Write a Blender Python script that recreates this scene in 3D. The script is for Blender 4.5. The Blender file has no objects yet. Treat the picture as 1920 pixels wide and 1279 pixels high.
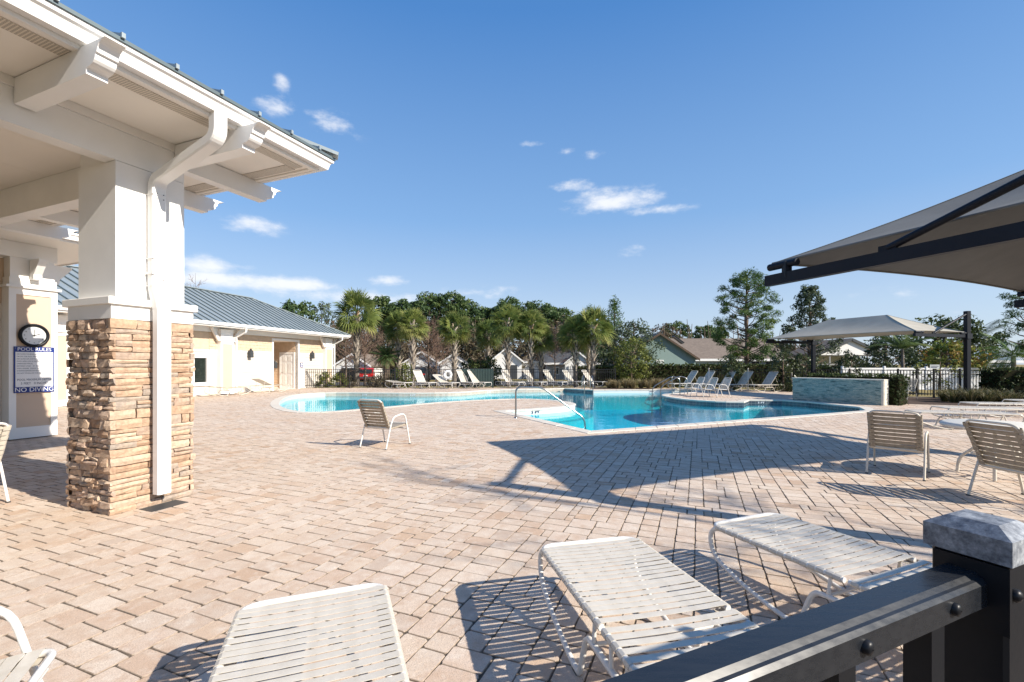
import bpy, bmesh, math, random
import numpy as np
from mathutils import Vector, Matrix
from mathutils.geometry import tessellate_polygon
R = math.radians
rnd = random.Random(7)
nrng = np.random.default_rng(11)
sc = bpy.context.scene
col = sc.collection

# ------------------------------------------------------------------ camera, sky, sun, exposure
CAM_H = 1.5
cam_d = bpy.data.cameras.new('camera'); cam = bpy.data.objects.new('camera', cam_d); col.objects.link(cam)
cam.location = (0, 0, CAM_H); cam.rotation_euler = (R(90), 0, 0)
cam_d.lens = 16.0; cam_d.sensor_width = 36.0; cam_d.shift_y = 43.5/1920
cam_d.clip_start = 0.02; cam_d.clip_end = 6000
sc.camera = cam
sc.view_settings.view_transform = 'Standard'; sc.view_settings.look = 'None'
sc.view_settings.exposure = 0.84; sc.view_settings.gamma = 1.0
sc.cycles.use_denoising = True
sc.cycles.max_bounces = 7; sc.cycles.transparent_max_bounces = 16
sc.cycles.caustics_reflective = False; sc.cycles.caustics_refractive = False
sc.cycles.sample_clamp_indirect = 6.0

SUN_DIR = Vector((0.887, -0.463, 0.617)).normalized()       # towards the sun
sun_el = math.asin(SUN_DIR.z); sun_az = math.atan2(SUN_DIR.x, SUN_DIR.y)
sd = bpy.data.lights.new('sun', 'SUN'); sd.energy = 4.5; sd.angle = R(0.53); sd.color = (1.0, 0.92, 0.80)
so = bpy.data.objects.new('sun', sd); col.objects.link(so)
so.rotation_euler = SUN_DIR.to_track_quat('Z', 'Y').to_euler(); so.location = (40, -20, 30)

w = bpy.data.worlds.new('World'); sc.world = w; w.use_nodes = True
wn = w.node_tree; wn.nodes.clear()
def N(t, k, **kw):
    n = t.nodes.new(k)
    for a, v in kw.items(): setattr(n, a, v)
    return n
def mathn(t, op, a, b=None, clamp=False):
    n = N(t, 'ShaderNodeMath', operation=op); n.use_clamp = clamp
    for i, v in enumerate((a, b)):
        if v is None: continue
        if isinstance(v, (int, float)): n.inputs[i].default_value = v
        else: t.links.new(v, n.inputs[i])
    return n.outputs[0]
def sky_world():
    t = wn
    sky = N(t, 'ShaderNodeTexSky', sky_type='NISHITA'); sky.sun_disc = False
    sky.sun_elevation = sun_el; sky.sun_rotation = sun_az
    sky.altitude = 100; sky.air_density = 1.0; sky.dust_density = 0.6; sky.ozone_density = 2.5
    geo = N(t, 'ShaderNodeTexCoord'); d = geo.outputs['Generated']
    sep = N(t, 'ShaderNodeSeparateXYZ'); t.links.new(d, sep.inputs[0])
    az = mathn(t, 'ARCTAN2', sep.outputs[0], sep.outputs[1])
    el = mathn(t, 'ARCSINE', sep.outputs[2])
    com = N(t, 'ShaderNodeCombineXYZ'); t.links.new(az, com.inputs[0]); t.links.new(mathn(t, 'MULTIPLY', el, 2.0), com.inputs[1])
    nz = N(t, 'ShaderNodeTexNoise'); nz.inputs['Scale'].default_value = 14; nz.inputs['Detail'].default_value = 8; nz.inputs['Roughness'].default_value = .62
    t.links.new(com.outputs[0], nz.inputs['Vector'])
    nf = mathn(t, 'SUBTRACT', nz.outputs['Fac'], 0.5)
    # single fair-weather clouds: (azimuth, elevation, half widths) in radians, with a strength
    acc = None
    def cl(px, py, wx, wy, s):
        X, Z = (px-960)/853.3, (683-py)/853.3
        a0 = math.atan(X); r = math.hypot(1, X); return a0, math.atan(Z/r), wx/853.3/(1+X*X), wy/853.3/r, s
    CL = [cl(1075,347,42,13,.80), cl(1150,375,90,22,1.0), cl(1225,395,80,10,.75), cl(515,195,45,17,.85), cl(527,160,18,16,.7), cl(600,215,45,10,.5), cl(640,237,50,22,.62),
          cl(470,422,60,17,.9), cl(400,500,75,18,.95), cl(455,528,130,17,1.1), cl(560,533,80,14,1.05), cl(728,527,38,12,.8), cl(1190,470,40,12,.62), cl(1110,290,26,9,.5), cl(1000,271,30,7,.5),
          cl(1060,284,24,8,.45), cl(690,558,190,16,.8), cl(905,548,100,14,.6), cl(1240,365,26,12,.5), cl(1420,420,30,8,.3), cl(1800,585,70,10,.6)]
    for a0, e0, wa, we, s in CL:
        da = mathn(t, 'DIVIDE', mathn(t, 'SUBTRACT', az, a0), wa); de = mathn(t, 'DIVIDE', mathn(t, 'SUBTRACT', el, e0), we)
        q = mathn(t, 'ADD', mathn(t, 'MULTIPLY', da, da), mathn(t, 'MULTIPLY', de, de))
        m = mathn(t, 'MULTIPLY', mathn(t, 'EXPONENT', mathn(t, 'MULTIPLY', q, -0.9)), s)
        acc = m if acc is None else mathn(t, 'MAXIMUM', acc, m)
    # a loose bank of small clouds low all round the horizon
    nb = N(t, 'ShaderNodeTexNoise'); nb.inputs['Scale'].default_value = 5; nb.inputs['Detail'].default_value = 3
    t.links.new(com.outputs[0], nb.inputs['Vector'])
    band = mathn(t, 'EXPONENT', mathn(t, 'MULTIPLY', mathn(t, 'POWER', mathn(t, 'DIVIDE', mathn(t, 'SUBTRACT', el, .11), .05), 2.0), -1.0))
    acc = mathn(t, 'MAXIMUM', acc, mathn(t, 'MULTIPLY', band, mathn(t, 'MULTIPLY', mathn(t, 'SUBTRACT', nb.outputs['Fac'], .45), 2.2, True)))
    den = mathn(t, 'ADD', acc, mathn(t, 'MULTIPLY', nf, 1.9))
    mr = N(t, 'ShaderNodeMapRange', interpolation_type='SMOOTHSTEP'); t.links.new(den, mr.inputs[0])
    mr.inputs[1].default_value = .26; mr.inputs[2].default_value = 1.15; mr.inputs[4].default_value = .85
    gate = N(t, 'ShaderNodeMapRange', interpolation_type='SMOOTHSTEP'); t.links.new(acc, gate.inputs[0]); gate.inputs[1].default_value = .08; gate.inputs[2].default_value = .4
    cf = mathn(t, 'MULTIPLY', mr.outputs[0], gate.outputs[0], True)
    mix = N(t, 'ShaderNodeMixRGB'); t.links.new(cf, mix.inputs[0]); hs = N(t, 'ShaderNodeHueSaturation'); hs.inputs['Saturation'].default_value = 1.22; t.links.new(sky.outputs[0], hs.inputs['Color']); 
    # clear winter air: paler and less yellow low down than the bare model, the same all round
    rp = N(t, 'ShaderNodeValToRGB'); t.links.new(mathn(t, 'DIVIDE', el, math.pi/2, True), rp.inputs[0]); e = rp.color_ramp.elements
    for p_, c_ in ((0,(.58,.68,.85)),(.07,(.53,.66,.86)),(.19,(.275,.485,.83)),(.42,(.09,.275,.67)),(1,(.04,.15,.42))):
        k_ = [x_ for x_ in e if abs(x_.position-p_) < 1e-4]; k_ = k_[0] if k_ else e.new(p_); k_.color = (*c_, 1)
    sca = N(t, 'ShaderNodeMixRGB', blend_type='MULTIPLY'); sca.inputs[0].default_value = 1; t.links.new(rp.outputs[0], sca.inputs[1]); sca.inputs[2].default_value = (5.6,5.6,5.6,1)
    sm = N(t, 'ShaderNodeMixRGB'); sm.inputs[0].default_value = .78; t.links.new(hs.outputs[0], sm.inputs[1]); t.links.new(sca.outputs[0], sm.inputs[2]); t.links.new(sm.outputs[0], mix.inputs[1])
    mix.inputs[2].default_value = (5.9, 5.95, 6.1, 1)
    bg = N(t, 'ShaderNodeBackground'); bg.inputs[1].default_value = 0.1
    t.links.new(mix.outputs[0], bg.inputs[0])
    out = N(t, 'ShaderNodeOutputWorld'); t.links.new(bg.outputs[0], out.inputs[0])
sky_world()

# ------------------------------------------------------------------ helpers
F = 853.333
def G(px, py, z=0.0):            # ground (or height z) point seen at a photograph pixel
    D = F*(CAM_H-z)/(py-683.0); return Vector(((px-960)*D/F, D, z))
def P(px, py, D):
    return Vector(((px-960)*D/F, D, CAM_H+(683.0-py)*D/F))
U = Vector((0.379, 0.9254, 0)); V = Vector((-0.9254, 0.379, 0))

def tag(o, label=None, cat=None, group=None, kind=None):
    if label: o['label'] = label
    if cat: o['category'] = cat
    if group: o['group'] = group
    if kind: o['kind'] = kind
    return o
def thing(name, label, cat, loc=(0,0,0), rz=0.0, group=None):
    o = bpy.data.objects.new(name, None); col.objects.link(o); o.empty_display_size = .2
    o.location = loc; o.rotation_euler = (0, 0, rz)
    return tag(o, label, cat, group)
def link(name, me, parent=None):
    o = bpy.data.objects.new(name, me); col.objects.link(o)
    if parent is not None: o.parent = parent
    return o
def copy_tree(o, parent=None):
    c = o.copy(); col.objects.link(c)
    if parent is not None: c.parent = parent
    for ch in list(o.children): copy_tree(ch, c)
    return c
def mesh(name, v, f, m, parent=None, smooth=False, attr=None):
    me = bpy.data.meshes.new(name)
    if isinstance(v, np.ndarray): v = v.tolist()
    if isinstance(f, np.ndarray): f = f.tolist()
    me.from_pydata(v, [], f)
    if smooth: me.polygons.foreach_set('use_smooth', [True]*len(me.polygons))
    if attr is not None:
        a = me.attributes.new('tint', 'FLOAT', 'POINT'); a.data.foreach_set('value', np.asarray(attr, dtype=np.float32))
    me.materials.append(M[m] if isinstance(m, str) else m)
    me.update()
    return link(name, me, parent)

class MB:
    def __init__(s): s.v = []; s.f = []; s.sm = []
    def add(s, vs, fs, smooth=False):
        b = len(s.v); s.v += [tuple(x) for x in vs]; s.f += [tuple(i+b for i in q) for q in fs]; s.sm += [smooth]*len(fs); return s
    def box(s, c, d, rz=0, m=None):
        x, y, z = (k/2 for k in d); cs, sn = math.cos(rz), math.sin(rz); vs = []
        for sz in (-1, 1):
            for sx, sy in ((-1,-1),(1,-1),(1,1),(-1,1)):
                a, b = sx*x, sy*y; p = Vector((a*cs-b*sn, a*sn+b*cs, sz*z))
                if m is not None: p = m @ p
                vs.append(p+Vector(c))
        return s.add(vs, [(3,2,1,0),(4,5,6,7),(0,1,5,4),(1,2,6,5),(2,3,7,6),(3,0,4,7)])
    def bb(s, x0, x1, y0, y1, z0, z1): return s.box(((x0+x1)/2,(y0+y1)/2,(z0+z1)/2), (abs(x1-x0),abs(y1-y0),abs(z1-z0)))
    def bev(s, x0, x1, y0, y1, z0, z1, e=.006):        # box with chamfered vertical and top edges
        pts = [(x0+e,y0),(x1-e,y0),(x1,y0+e),(x1,y1-e),(x1-e,y1),(x0+e,y1),(x0,y1-e),(x0,y0+e)]
        cx, cy = (x0+x1)/2, (y0+y1)/2
        kx = 1-2*e/max(abs(x1-x0),1e-6); ky = 1-2*e/max(abs(y1-y0),1e-6)
        vs = [(x,y,z0) for x,y in pts]+[(x,y,z1-e) for x,y in pts]+[(cx+(x-cx)*kx,cy+(y-cy)*ky,z1) for x,y in pts]
        fs = [tuple(range(7,-1,-1)), tuple(range(16,24))]
        for k in range(2):
            for i in range(8): j=(i+1)%8; fs.append((k*8+i,k*8+j,k*8+8+j,k*8+8+i))
        return s.add(vs, fs)
    def beam(s, p, q, wd, ht, up=(0,0,1)):
        p, q = Vector(p), Vector(q); d = (q-p).normalized(); up = Vector(up)
        if abs(d.dot(up)) > .99: up = Vector((0,1,0))
        r = d.cross(up).normalized(); u2 = r.cross(d)
        vs = [c + r*(sx*wd/2) + u2*(sy*ht/2) for c in (p, q) for sx, sy in ((-1,-1),(1,-1),(1,1),(-1,1))]
        return s.add(vs, [(3,2,1,0),(4,5,6,7),(0,1,5,4),(1,2,6,5),(2,3,7,6),(3,0,4,7)])
    def tube(s, pts, r, n=8, closed=False, rs=None):
        pts = [Vector(p) for p in pts]; L = len(pts); rings = []; prev = None
        for i, p in enumerate(pts):
            if closed: t = (pts[(i+1)%L]-pts[i-1])
            else: t = pts[min(i+1,L-1)]-pts[max(i-1,0)]
            t = t.normalized()
            if prev is None:
                a = Vector((0,0,1)) if abs(t.z) < .9 else Vector((1,0,0))
                nrm = t.cross(a).normalized()
            else:
                nrm = prev - t*prev.dot(t); nrm = nrm.normalized() if nrm.length > 1e-6 else prev
            prev = nrm; bn = t.cross(nrm); rr = rs[i] if rs else r
            rings.append([p + (nrm*math.cos(2*math.pi*k/n)+bn*math.sin(2*math.pi*k/n))*rr for k in range(n)])
        vs = [v for g in rings for v in g]; fs = []
        for i in range(L if closed else L-1):
            a, b = i*n, ((i+1)%L)*n
            for k in range(n): fs.append((a+k, a+(k+1)%n, b+(k+1)%n, b+k))
        s.add(vs, fs, True)
        if not closed: s.add(rings[0], [tuple(range(n-1,-1,-1))]); s.add(rings[-1], [tuple(range(n))])
        return s
    def prism(s, poly, axis_o, ax, ay, ex):             # polygon in plane (ax, ay) from origin, extruded by vector ex
        o, ax, ay, ex = Vector(axis_o), Vector(ax), Vector(ay), Vector(ex); n = len(poly)
        a = [o+ax*x+ay*y for x, y in poly]; b = [p+ex for p in a]
        fs = [tuple(range(n-1,-1,-1)), tuple(range(n,2*n))] + [(i,(i+1)%n,n+(i+1)%n,n+i) for i in range(n)]
        return s.add(a+b, fs)
    def lathe(s, prof, n=24, c=(0,0,0), smooth=True):
        vs = [(c[0]+r*math.cos(2*math.pi*k/n), c[1]+r*math.sin(2*math.pi*k/n), c[2]+z) for r, z in prof for k in range(n)]
        fs = [(i*n+k, i*n+(k+1)%n, (i+1)*n+(k+1)%n, (i+1)*n+k) for i in range(len(prof)-1) for k in range(n)]
        return s.add(vs, fs, smooth)
    def build(s, name, m, parent=None):
        me = bpy.data.meshes.new(name); me.from_pydata(s.v, [], s.f)
        me.polygons.foreach_set('use_smooth', s.sm); me.materials.append(M[m] if isinstance(m, str) else m); me.update()
        return link(name, me, parent)

def round_path(pts, rad, n=5):
    """polyline with rounded corners"""
    pts = [Vector(p) for p in pts]; out = [pts[0]]
    for i in range(1, len(pts)-1):
        a, b, c = pts[i-1], pts[i], pts[i+1]
        la, lc = (a-b).length, (c-b).length; r = min(rad, la*.48, lc*.48)
        p0, p2 = b+(a-b)/la*r, b+(c-b)/lc*r
        for k in range(n+1):
            t = k/n; out.append(p0*(1-t)**2 + b*2*t*(1-t) + p2*t*t)
    out.append(pts[-1]); return out
def text_mesh(txt, size, name, m, parent, mat4, extrude=.0015, align='CENTER', bold=0.0):
    cu = bpy.data.curves.new('t', 'FONT'); cu.body = txt; cu.size = size; cu.align_x = align; cu.align_y = 'CENTER'; cu.extrude = extrude; cu.resolution_u = 3; cu.offset = bold
    o = bpy.data.objects.new('t', cu); col.objects.link(o)
    dg = bpy.context.evaluated_depsgraph_get(); me = bpy.data.meshes.new_from_object(o.evaluated_get(dg))
    bpy.data.objects.remove(o); bpy.data.curves.remove(cu)
    me.transform(mat4); me.materials.clear(); me.materials.append(M[m])
    return link(name, me, parent)
def in_poly(x, y, poly):
    x = np.asarray(x); y = np.asarray(y); ins = np.zeros(x.shape, bool); n = len(poly)
    for i in range(n):
        x0, y0 = poly[i]; x1, y1 = poly[(i+1)%n]
        c = ((y0 > y) != (y1 > y)) & (x < (x1-x0)*(y-y0)/(y1-y0+1e-12)+x0); ins ^= c
    return ins
def dist_poly(x, y, poly):
    x = np.asarray(x); y = np.asarray(y); d = np.full(x.shape, 1e9); n = len(poly)
    for i in range(n):
        x0, y0 = poly[i]; x1, y1 = poly[(i+1)%n]; dx, dy = x1-x0, y1-y0
        t = np.clip(((x-x0)*dx+(y-y0)*dy)/(dx*dx+dy*dy+1e-12), 0, 1)
        d = np.minimum(d, np.hypot(x-x0-t*dx, y-y0-t*dy))
    return d

# ------------------------------------------------------------------ materials
M = {}
class Mat:
    def __init__(s, name, rough=.6, metal=0.0, spec=.5):
        m = bpy.data.materials.new(name); m.use_nodes = True; M[name] = m; s.m = m; s.t = m.node_tree; s.t.nodes.clear()
        s.b = N(s.t, 'ShaderNodeBsdfPrincipled'); s.b.inputs['Roughness'].default_value = rough; s.b.inputs['Metallic'].default_value = metal
        s.b.inputs['Specular IOR Level'].default_value = spec
        s.out = N(s.t, 'ShaderNodeOutputMaterial'); s.t.links.new(s.b.outputs[0], s.out.inputs[0])
        s.tc = N(s.t, 'ShaderNodeTexCoord')
    def L(s, a, b): s.t.links.new(a, b); return s
    def noise(s, scale, detail=4, rough=.55, vec=None, scl=None):
        n = N(s.t, 'ShaderNodeTexNoise'); n.inputs['Scale'].default_value = scale; n.inputs['Detail'].default_value = detail; n.inputs['Roughness'].default_value = rough
        v = vec or s.tc.outputs['Object']
        if scl:
            mp = N(s.t, 'ShaderNodeMapping'); mp.inputs['Scale'].default_value = scl; s.L(v, mp.inputs[0]); v = mp.outputs[0]
        s.L(v, n.inputs['Vector']); return n.outputs['Fac']
    def ramp(s, fac, stops, interp='LINEAR'):
        r = N(s.t, 'ShaderNodeValToRGB'); r.color_ramp.interpolation = interp; e = r.color_ramp.elements
        while len(e) < len(stops): e.new(.5)
        for k, (p, c) in zip(e, stops): k.position = p; k.color = (*c, 1)
        s.L(fac, r.inputs[0]); return r.outputs[0]
    def mix(s, fac, a, b, mode='MIX'):
        n = N(s.t, 'ShaderNodeMixRGB', blend_type=mode)
        for i, v in enumerate((fac, a, b)):
            if isinstance(v, (int, float)): n.inputs[i].default_value = v
            elif isinstance(v, tuple): n.inputs[i].default_value = (*v, 1)
            else: s.L(v, n.inputs[i])
        return n.outputs[0]
    def color(s, c):
        if isinstance(c, tuple): s.b.inputs['Base Color'].default_value = (*c, 1)
        else: s.L(c, s.b.inputs['Base Color'])
        return s
    def bump(s, h, strength=.3, dist=.01):
        n = N(s.t, 'ShaderNodeBump'); n.inputs['Strength'].default_value = strength; n.inputs['Distance'].default_value = dist
        s.L(h, n.inputs['Height']); s.L(n.outputs[0], s.b.inputs['Normal']); return s
    def attr(s, name='tint'):
        a = N(s.t, 'ShaderNodeAttribute'); a.attribute_name = name; return a.outputs['Fac']
    def objrand(s): return N(s.t, 'ShaderNodeObjectInfo').outputs['Random']
def paint(name, c, rough=.5, var=.08, scale=3.0, bump=.08, grain=60, spec=.4, metal=0):
    m = Mat(name, rough, metal, spec); n = m.noise(scale, 6)
    m.color(m.ramp(n, [(.25, tuple(k*(1-var) for k in c)), (.75, tuple(min(1,k*(1+var*.5)) for k in c))]))
    m.bump(m.noise(grain, 3), bump, .004); return m

paint('white_paint', (.84,.83,.81), .5, .09, 1.6)
paint('white_trim', (.82,.80,.765), .45, .04)
paint('soffit', (.86,.82,.75), .6, .04, 1.2)
paint('gutter', (.82,.81,.79), .35, .03)
paint('tan_panel', (.59,.455,.345), .75, .06, 2.0, .25, 220)
paint('cream', (.62,.565,.495), .6, .05)
paint('shingle', (.60,.455,.325), .75, .14, 6.0, .2)
paint('black_paint', (.008,.009,.012), .4, .2, 8, .05, 90, .25)
paint('fence_black', (.015,.015,.016), .4, .2, 8)
paint('sail_steel', (.009,.012,.019), .5, .2, 4, .05, 60, .2)
paint('steel', (.36,.36,.35), .28, .15, 6, .02, 50, .5, 1.0)
paint('frame_tan', (.66,.61,.52), .4, .10, 12)
paint('frame_white', (.74,.72,.68), .38, .08, 12)
paint('grey_plastic', (.05,.055,.06), .5)
paint('blue_sign', (.012,.035,.20), .4, .1)
paint('white_sign', (.80,.80,.80), .4, .04)
paint('dark_ink', (.02,.03,.09), .5)
paint('black_ink', (.01,.01,.01), .5)
paint('screen_green', (.022,.045,.042), .7, .2)
paint('red_car', (.42,.012,.015), .25, .05)
paint('dark_car', (.015,.017,.022), .22, .05)
paint('tyre', (.012,.012,.012), .8)
paint('tail_light', (.6,.02,.015), .3)
paint('house_white', (.78,.77,.75), .7, .05)
paint('house_cream', (.70,.68,.62), .7, .05)
paint('house_green', (.205,.285,.27), .75, .06, 1.0)
paint('house_grey', (.30,.30,.30), .7, .06)
paint('house_pale', (.50,.54,.53), .7)
paint('umber', (.10,.07,.05), .9, .3, 2)
paint('green_box', (.02,.06,.035), .5)
paint('copings', (.62,.565,.485), .75, .10, 5, .3, 150)
paint('plaster', (.62,.64,.62), .7, .05)
paint('stone_cap', (.62,.58,.50), .8, .14, 14, .5, 60)
paint('mulch', (.075,.045,.03), .95, .4, 9, .9, 30)
paint('window_trim', (.80,.79,.77), .5, .03)

m = Mat('strap', .42, 0, .45)      # vinyl lacing, weathered
n = m.noise(14, 5); n2 = m.noise(2.2, 3)
m.color(m.mix(m.mix(1.0, n2, (.55,.55,.55), 'MULTIPLY'), m.ramp(n, [(.2,(.48,.425,.345)),(.6,(.63,.58,.50)),(.85,(.69,.645,.57))]), (.56,.515,.44)))
m.bump(m.noise(9, 3), .15, .01)
m = Mat('strap_tan', .55, 0, .35); n = m.noise(18, 6)
m.color(m.ramp(n, [(.2,(.24,.195,.14)),(.6,(.36,.305,.235)),(.85,(.44,.385,.31))]))
m = Mat('glass', .05, 0, .8); m.color(m.ramp(m.noise(1.3, 3), [(.3,(.008,.012,.010)),(.7,(.03,.04,.035))]))
m = Mat('clock_face', .3); m.color((.72,.74,.74))

# weathered cap of the near fence post
m = Mat('post_cap', .5, 0, .5); n = m.noise(150, 6, .7); n2 = m.noise(18, 4, .55)
f = mathn(m.t, 'MULTIPLY', n, n2)
m.color(m.ramp(f, [(.12,(.05,.055,.07)),(.24,(.20,.215,.24)),(.36,(.42,.44,.46))])).bump(n, .2, .002)
# rail: black powder coat with dusty film
m = Mat('rail_black', .25, 0, .5); n = m.noise(30, 5, .6, None, (1,6,6)); m.color(m.ramp(n, [(.3,(.012,.014,.018)),(.7,(.020,.022,.026))]))
m.L(m.ramp(n, [(.3,(.24,.24,.24)),(.7,(.32,.32,.32))]), m.b.inputs['Roughness'])

# natural ledge stone: one colour for each stone, with grain
m = Mat('ledge_stone', .85, 0, .25); r = m.objrand()
c1 = m.ramp(r, [(0,(.46,.31,.21)),(.16,(.58,.42,.30)),(.32,(.42,.28,.19)),(.46,(.62,.48,.36)),(.6,(.48,.36,.28)),(.72,(.40,.35,.30)),(.84,(.60,.44,.34)),(.93,(.64,.52,.40)),(1,(.50,.33,.21))])
n = m.noise(22, 8, .65); n2 = m.noise(6, 4)
c2 = m.mix(m.ramp(n, [(.35,(0,0,0)),(.7,(1,1,1))]), m.mix(.42, c1, (.18,.10,.06), 'MULTIPLY'), c1)
c3 = m.mix(m.ramp(n2, [(.5,(0,0,0)),(.8,(.55,.55,.55))]), c2, (.60,.45,.31))
m.color(c3).bump(mathn(m.t, 'ADD', n, mathn(m.t, 'MULTIPLY', m.noise(75, 6, .7), .5)), .75, .012)

# concrete pavers: each its own tone
def paver_mat():
    m = Mat('paver', .85, 0, .25)
    rr = mathn(m.t, 'FRACT', mathn(m.t, 'ADD', m.attr(), m.objrand()))
    base = m.ramp(rr, [(0,(.58,.455,.355)),(.14,(.65,.53,.425)),(.28,(.54,.43,.345)),(.42,(.69,.585,.485)),(.56,(.61,.48,.385)),(.70,(.67,.555,.445)),(.80,(.55,.385,.265)),(.88,(.71,.615,.52)),(.94,(.50,.34,.23)),(1,(.61,.475,.375))])
    geo = N(m.t, 'ShaderNodeNewGeometry'); wv = geo.outputs['Position']
    sh = N(m.t, 'ShaderNodeVectorMath', operation='ADD'); m.L(wv, sh.inputs[0]); cx = N(m.t, 'ShaderNodeCombineXYZ'); m.L(mathn(m.t, 'MULTIPLY', rr, 37.0), cx.inputs[2]); m.L(cx.outputs[0], sh.inputs[1])
    st = m.noise(8.5, 5, .62, sh.outputs[0]); st2 = m.noise(13, 4, .6, sh.outputs[0]); fine = m.noise(170, 3, .6, wv); big = m.noise(.55, 3, .5, wv)
    c = m.mix(m.ramp(st, [(.45,(0,0,0)),(.68,(.62,.62,.62))]), base, (.50,.345,.24))
    c = m.mix(m.ramp(st2, [(.52,(0,0,0)),(.72,(.55,.55,.55))]), c, (.74,.66,.57))
    c = m.mix(m.ramp(big, [(.45,(0,0,0)),(.7,(.3,.3,.3))]), c, (.70,.62,.53))
    c = m.mix(m.ramp(fine, [(.32,(.6,.6,.6)),(.55,(0,0,0))]), c, (.34,.26,.20))
    dirt = m.noise(1.9, 6, .7, wv)
    c = m.mix(m.ramp(dirt, [(.60,(0,0,0)),(.76,(.45,.45,.45))]), c, (.28,.215,.165))
    m.color(c).bump(mathn(m.t, 'ADD', fine, mathn(m.t, 'MULTIPLY', m.noise(35, 4, .6, wv), 1.2)), .6, .004)
paver_mat()
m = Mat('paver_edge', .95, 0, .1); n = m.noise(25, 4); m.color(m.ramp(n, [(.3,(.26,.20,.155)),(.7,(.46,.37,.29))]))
m = Mat('joint_sand', .95, 0, .1); n = m.noise(30, 4); m.color(m.ramp(n, [(.3,(.085,.068,.052)),(.7,(.19,.155,.12))]))
m = Mat('lawn', .95, 0, .1); n = m.noise(.35, 5, .6); n2 = m.noise(5, 5, .7)
m.color(m.mix(.45, m.ramp(n, [(.3,(.20,.155,.06)),(.55,(.30,.235,.105)),(.75,(.15,.16,.045))]), m.ramp(n2, [(.3,(.14,.11,.045)),(.7,(.34,.28,.13))]))).bump(n2, .8, .05)
m = Mat('asphalt', .9); m.color(m.ramp(m.noise(4, 4), [(.3,(.045,.045,.045)),(.7,(.075,.073,.07))]))

# standing seam steel roof
m = Mat('metal_roof', .42, .35, .5); n = m.noise(1.2, 4, .6, None, (1,1,1)); n2 = m.noise(9, 4)
m.color(m.mix(.35, m.ramp(n, [(.3,(.27,.315,.33)),(.7,(.36,.405,.42))]), m.ramp(n2, [(.3,(.25,.30,.315)),(.7,(.38,.425,.44))])))
m = Mat('seam_roof', .5, .3, .4); m.color((.115,.15,.165))
def shingles(name, ca, cb):
    m = Mat(name, .95, 0, .15); b = N(m.t, 'ShaderNodeTexBrick'); b.inputs['Scale'].default_value = 1.0
    b.inputs['Brick Width'].default_value = .32; b.inputs['Row Height'].default_value = .145; b.inputs['Mortar Size'].default_value = .006
    b.inputs['Color1'].default_value = (*ca, 1); b.inputs['Color2'].default_value = (*cb, 1); b.inputs['Mortar'].default_value = (*[k*.5 for k in ca], 1)
    m.L(m.tc.outputs['Object'], b.inputs['Vector'])
    n = m.noise(3, 5); m.color(m.mix(.4, b.outputs['Color'], m.ramp(n, [(.3, ca), (.7, cb)])))
shingles('roof_brown', (.155,.125,.105), (.235,.19,.155))
shingles('roof_tan', (.22,.18,.145), (.30,.25,.20))
shingles('roof_grey', (.055,.06,.068), (.10,.105,.115))
# vent strip: sheet punched with rows of slots
m = Mat('vent_strip', .6); b = N(m.t, 'ShaderNodeTexBrick'); b.offset = 0.0
b.inputs['Scale'].default_value = 1; b.inputs['Brick Width'].default_value = .022; b.inputs['Row Height'].default_value = .016; b.inputs['Mortar Size'].default_value = .0052; b.inputs['Mortar Smooth'].default_value = .2
b.inputs['Color1'].default_value = (.10,.085,.07,1); b.inputs['Color2'].default_value = (.12,.10,.085,1); b.inputs['Mortar'].default_value = (.66,.60,.51,1)
m.L(m.tc.outputs['Object'], b.inputs['Vector']); m.color(b.outputs['Color'])
# slate mosaic of the fountain wall: thin strips in greens, greys and ochres
def mosaic():
    m = Mat('slate_mosaic', .35, 0, .5); uvw = m.tc.outputs['Object']
    mp = N(m.t, 'ShaderNodeMapping'); mp.inputs['Rotation'].default_value = (R(90), 0, 0); m.L(uvw, mp.inputs[0])
    b = N(m.t, 'ShaderNodeTexBrick'); b.inputs['Scale'].default_value = 1; b.inputs['Brick Width'].default_value = .27; b.inputs['Row Height'].default_value = .047
    b.inputs['Mortar Size'].default_value = .002; b.offset = .37; b.squash = .6; b.squash_frequency = 3
    b.inputs['Color1'].default_value = (0,0,0,1); b.inputs['Color2'].default_value = (1,1,1,1); b.inputs['Mortar'].default_value = (.2,.2,.2,1)
    m.L(mp.outputs[0], b.inputs['Vector'])
    n = m.noise(11, 3, .5, None, (.5,1,3.2)); f = mathn(m.t, 'ADD', mathn(m.t, 'MULTIPLY', b.outputs['Color'], .55), mathn(m.t, 'MULTIPLY', mathn(m.t,'SUBTRACT', n, .38), 2.0))
    m.color(m.ramp(f, [(.06,(.04,.075,.08)),(.22,(.10,.175,.17)),(.38,(.22,.31,.29)),(.5,(.13,.21,.205)),(.64,(.38,.42,.37)),(.78,(.16,.25,.24)),(.95,(.44,.42,.34))]))
    m.bump(b.outputs['Color'], .5, .012)
mosaic()
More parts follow.
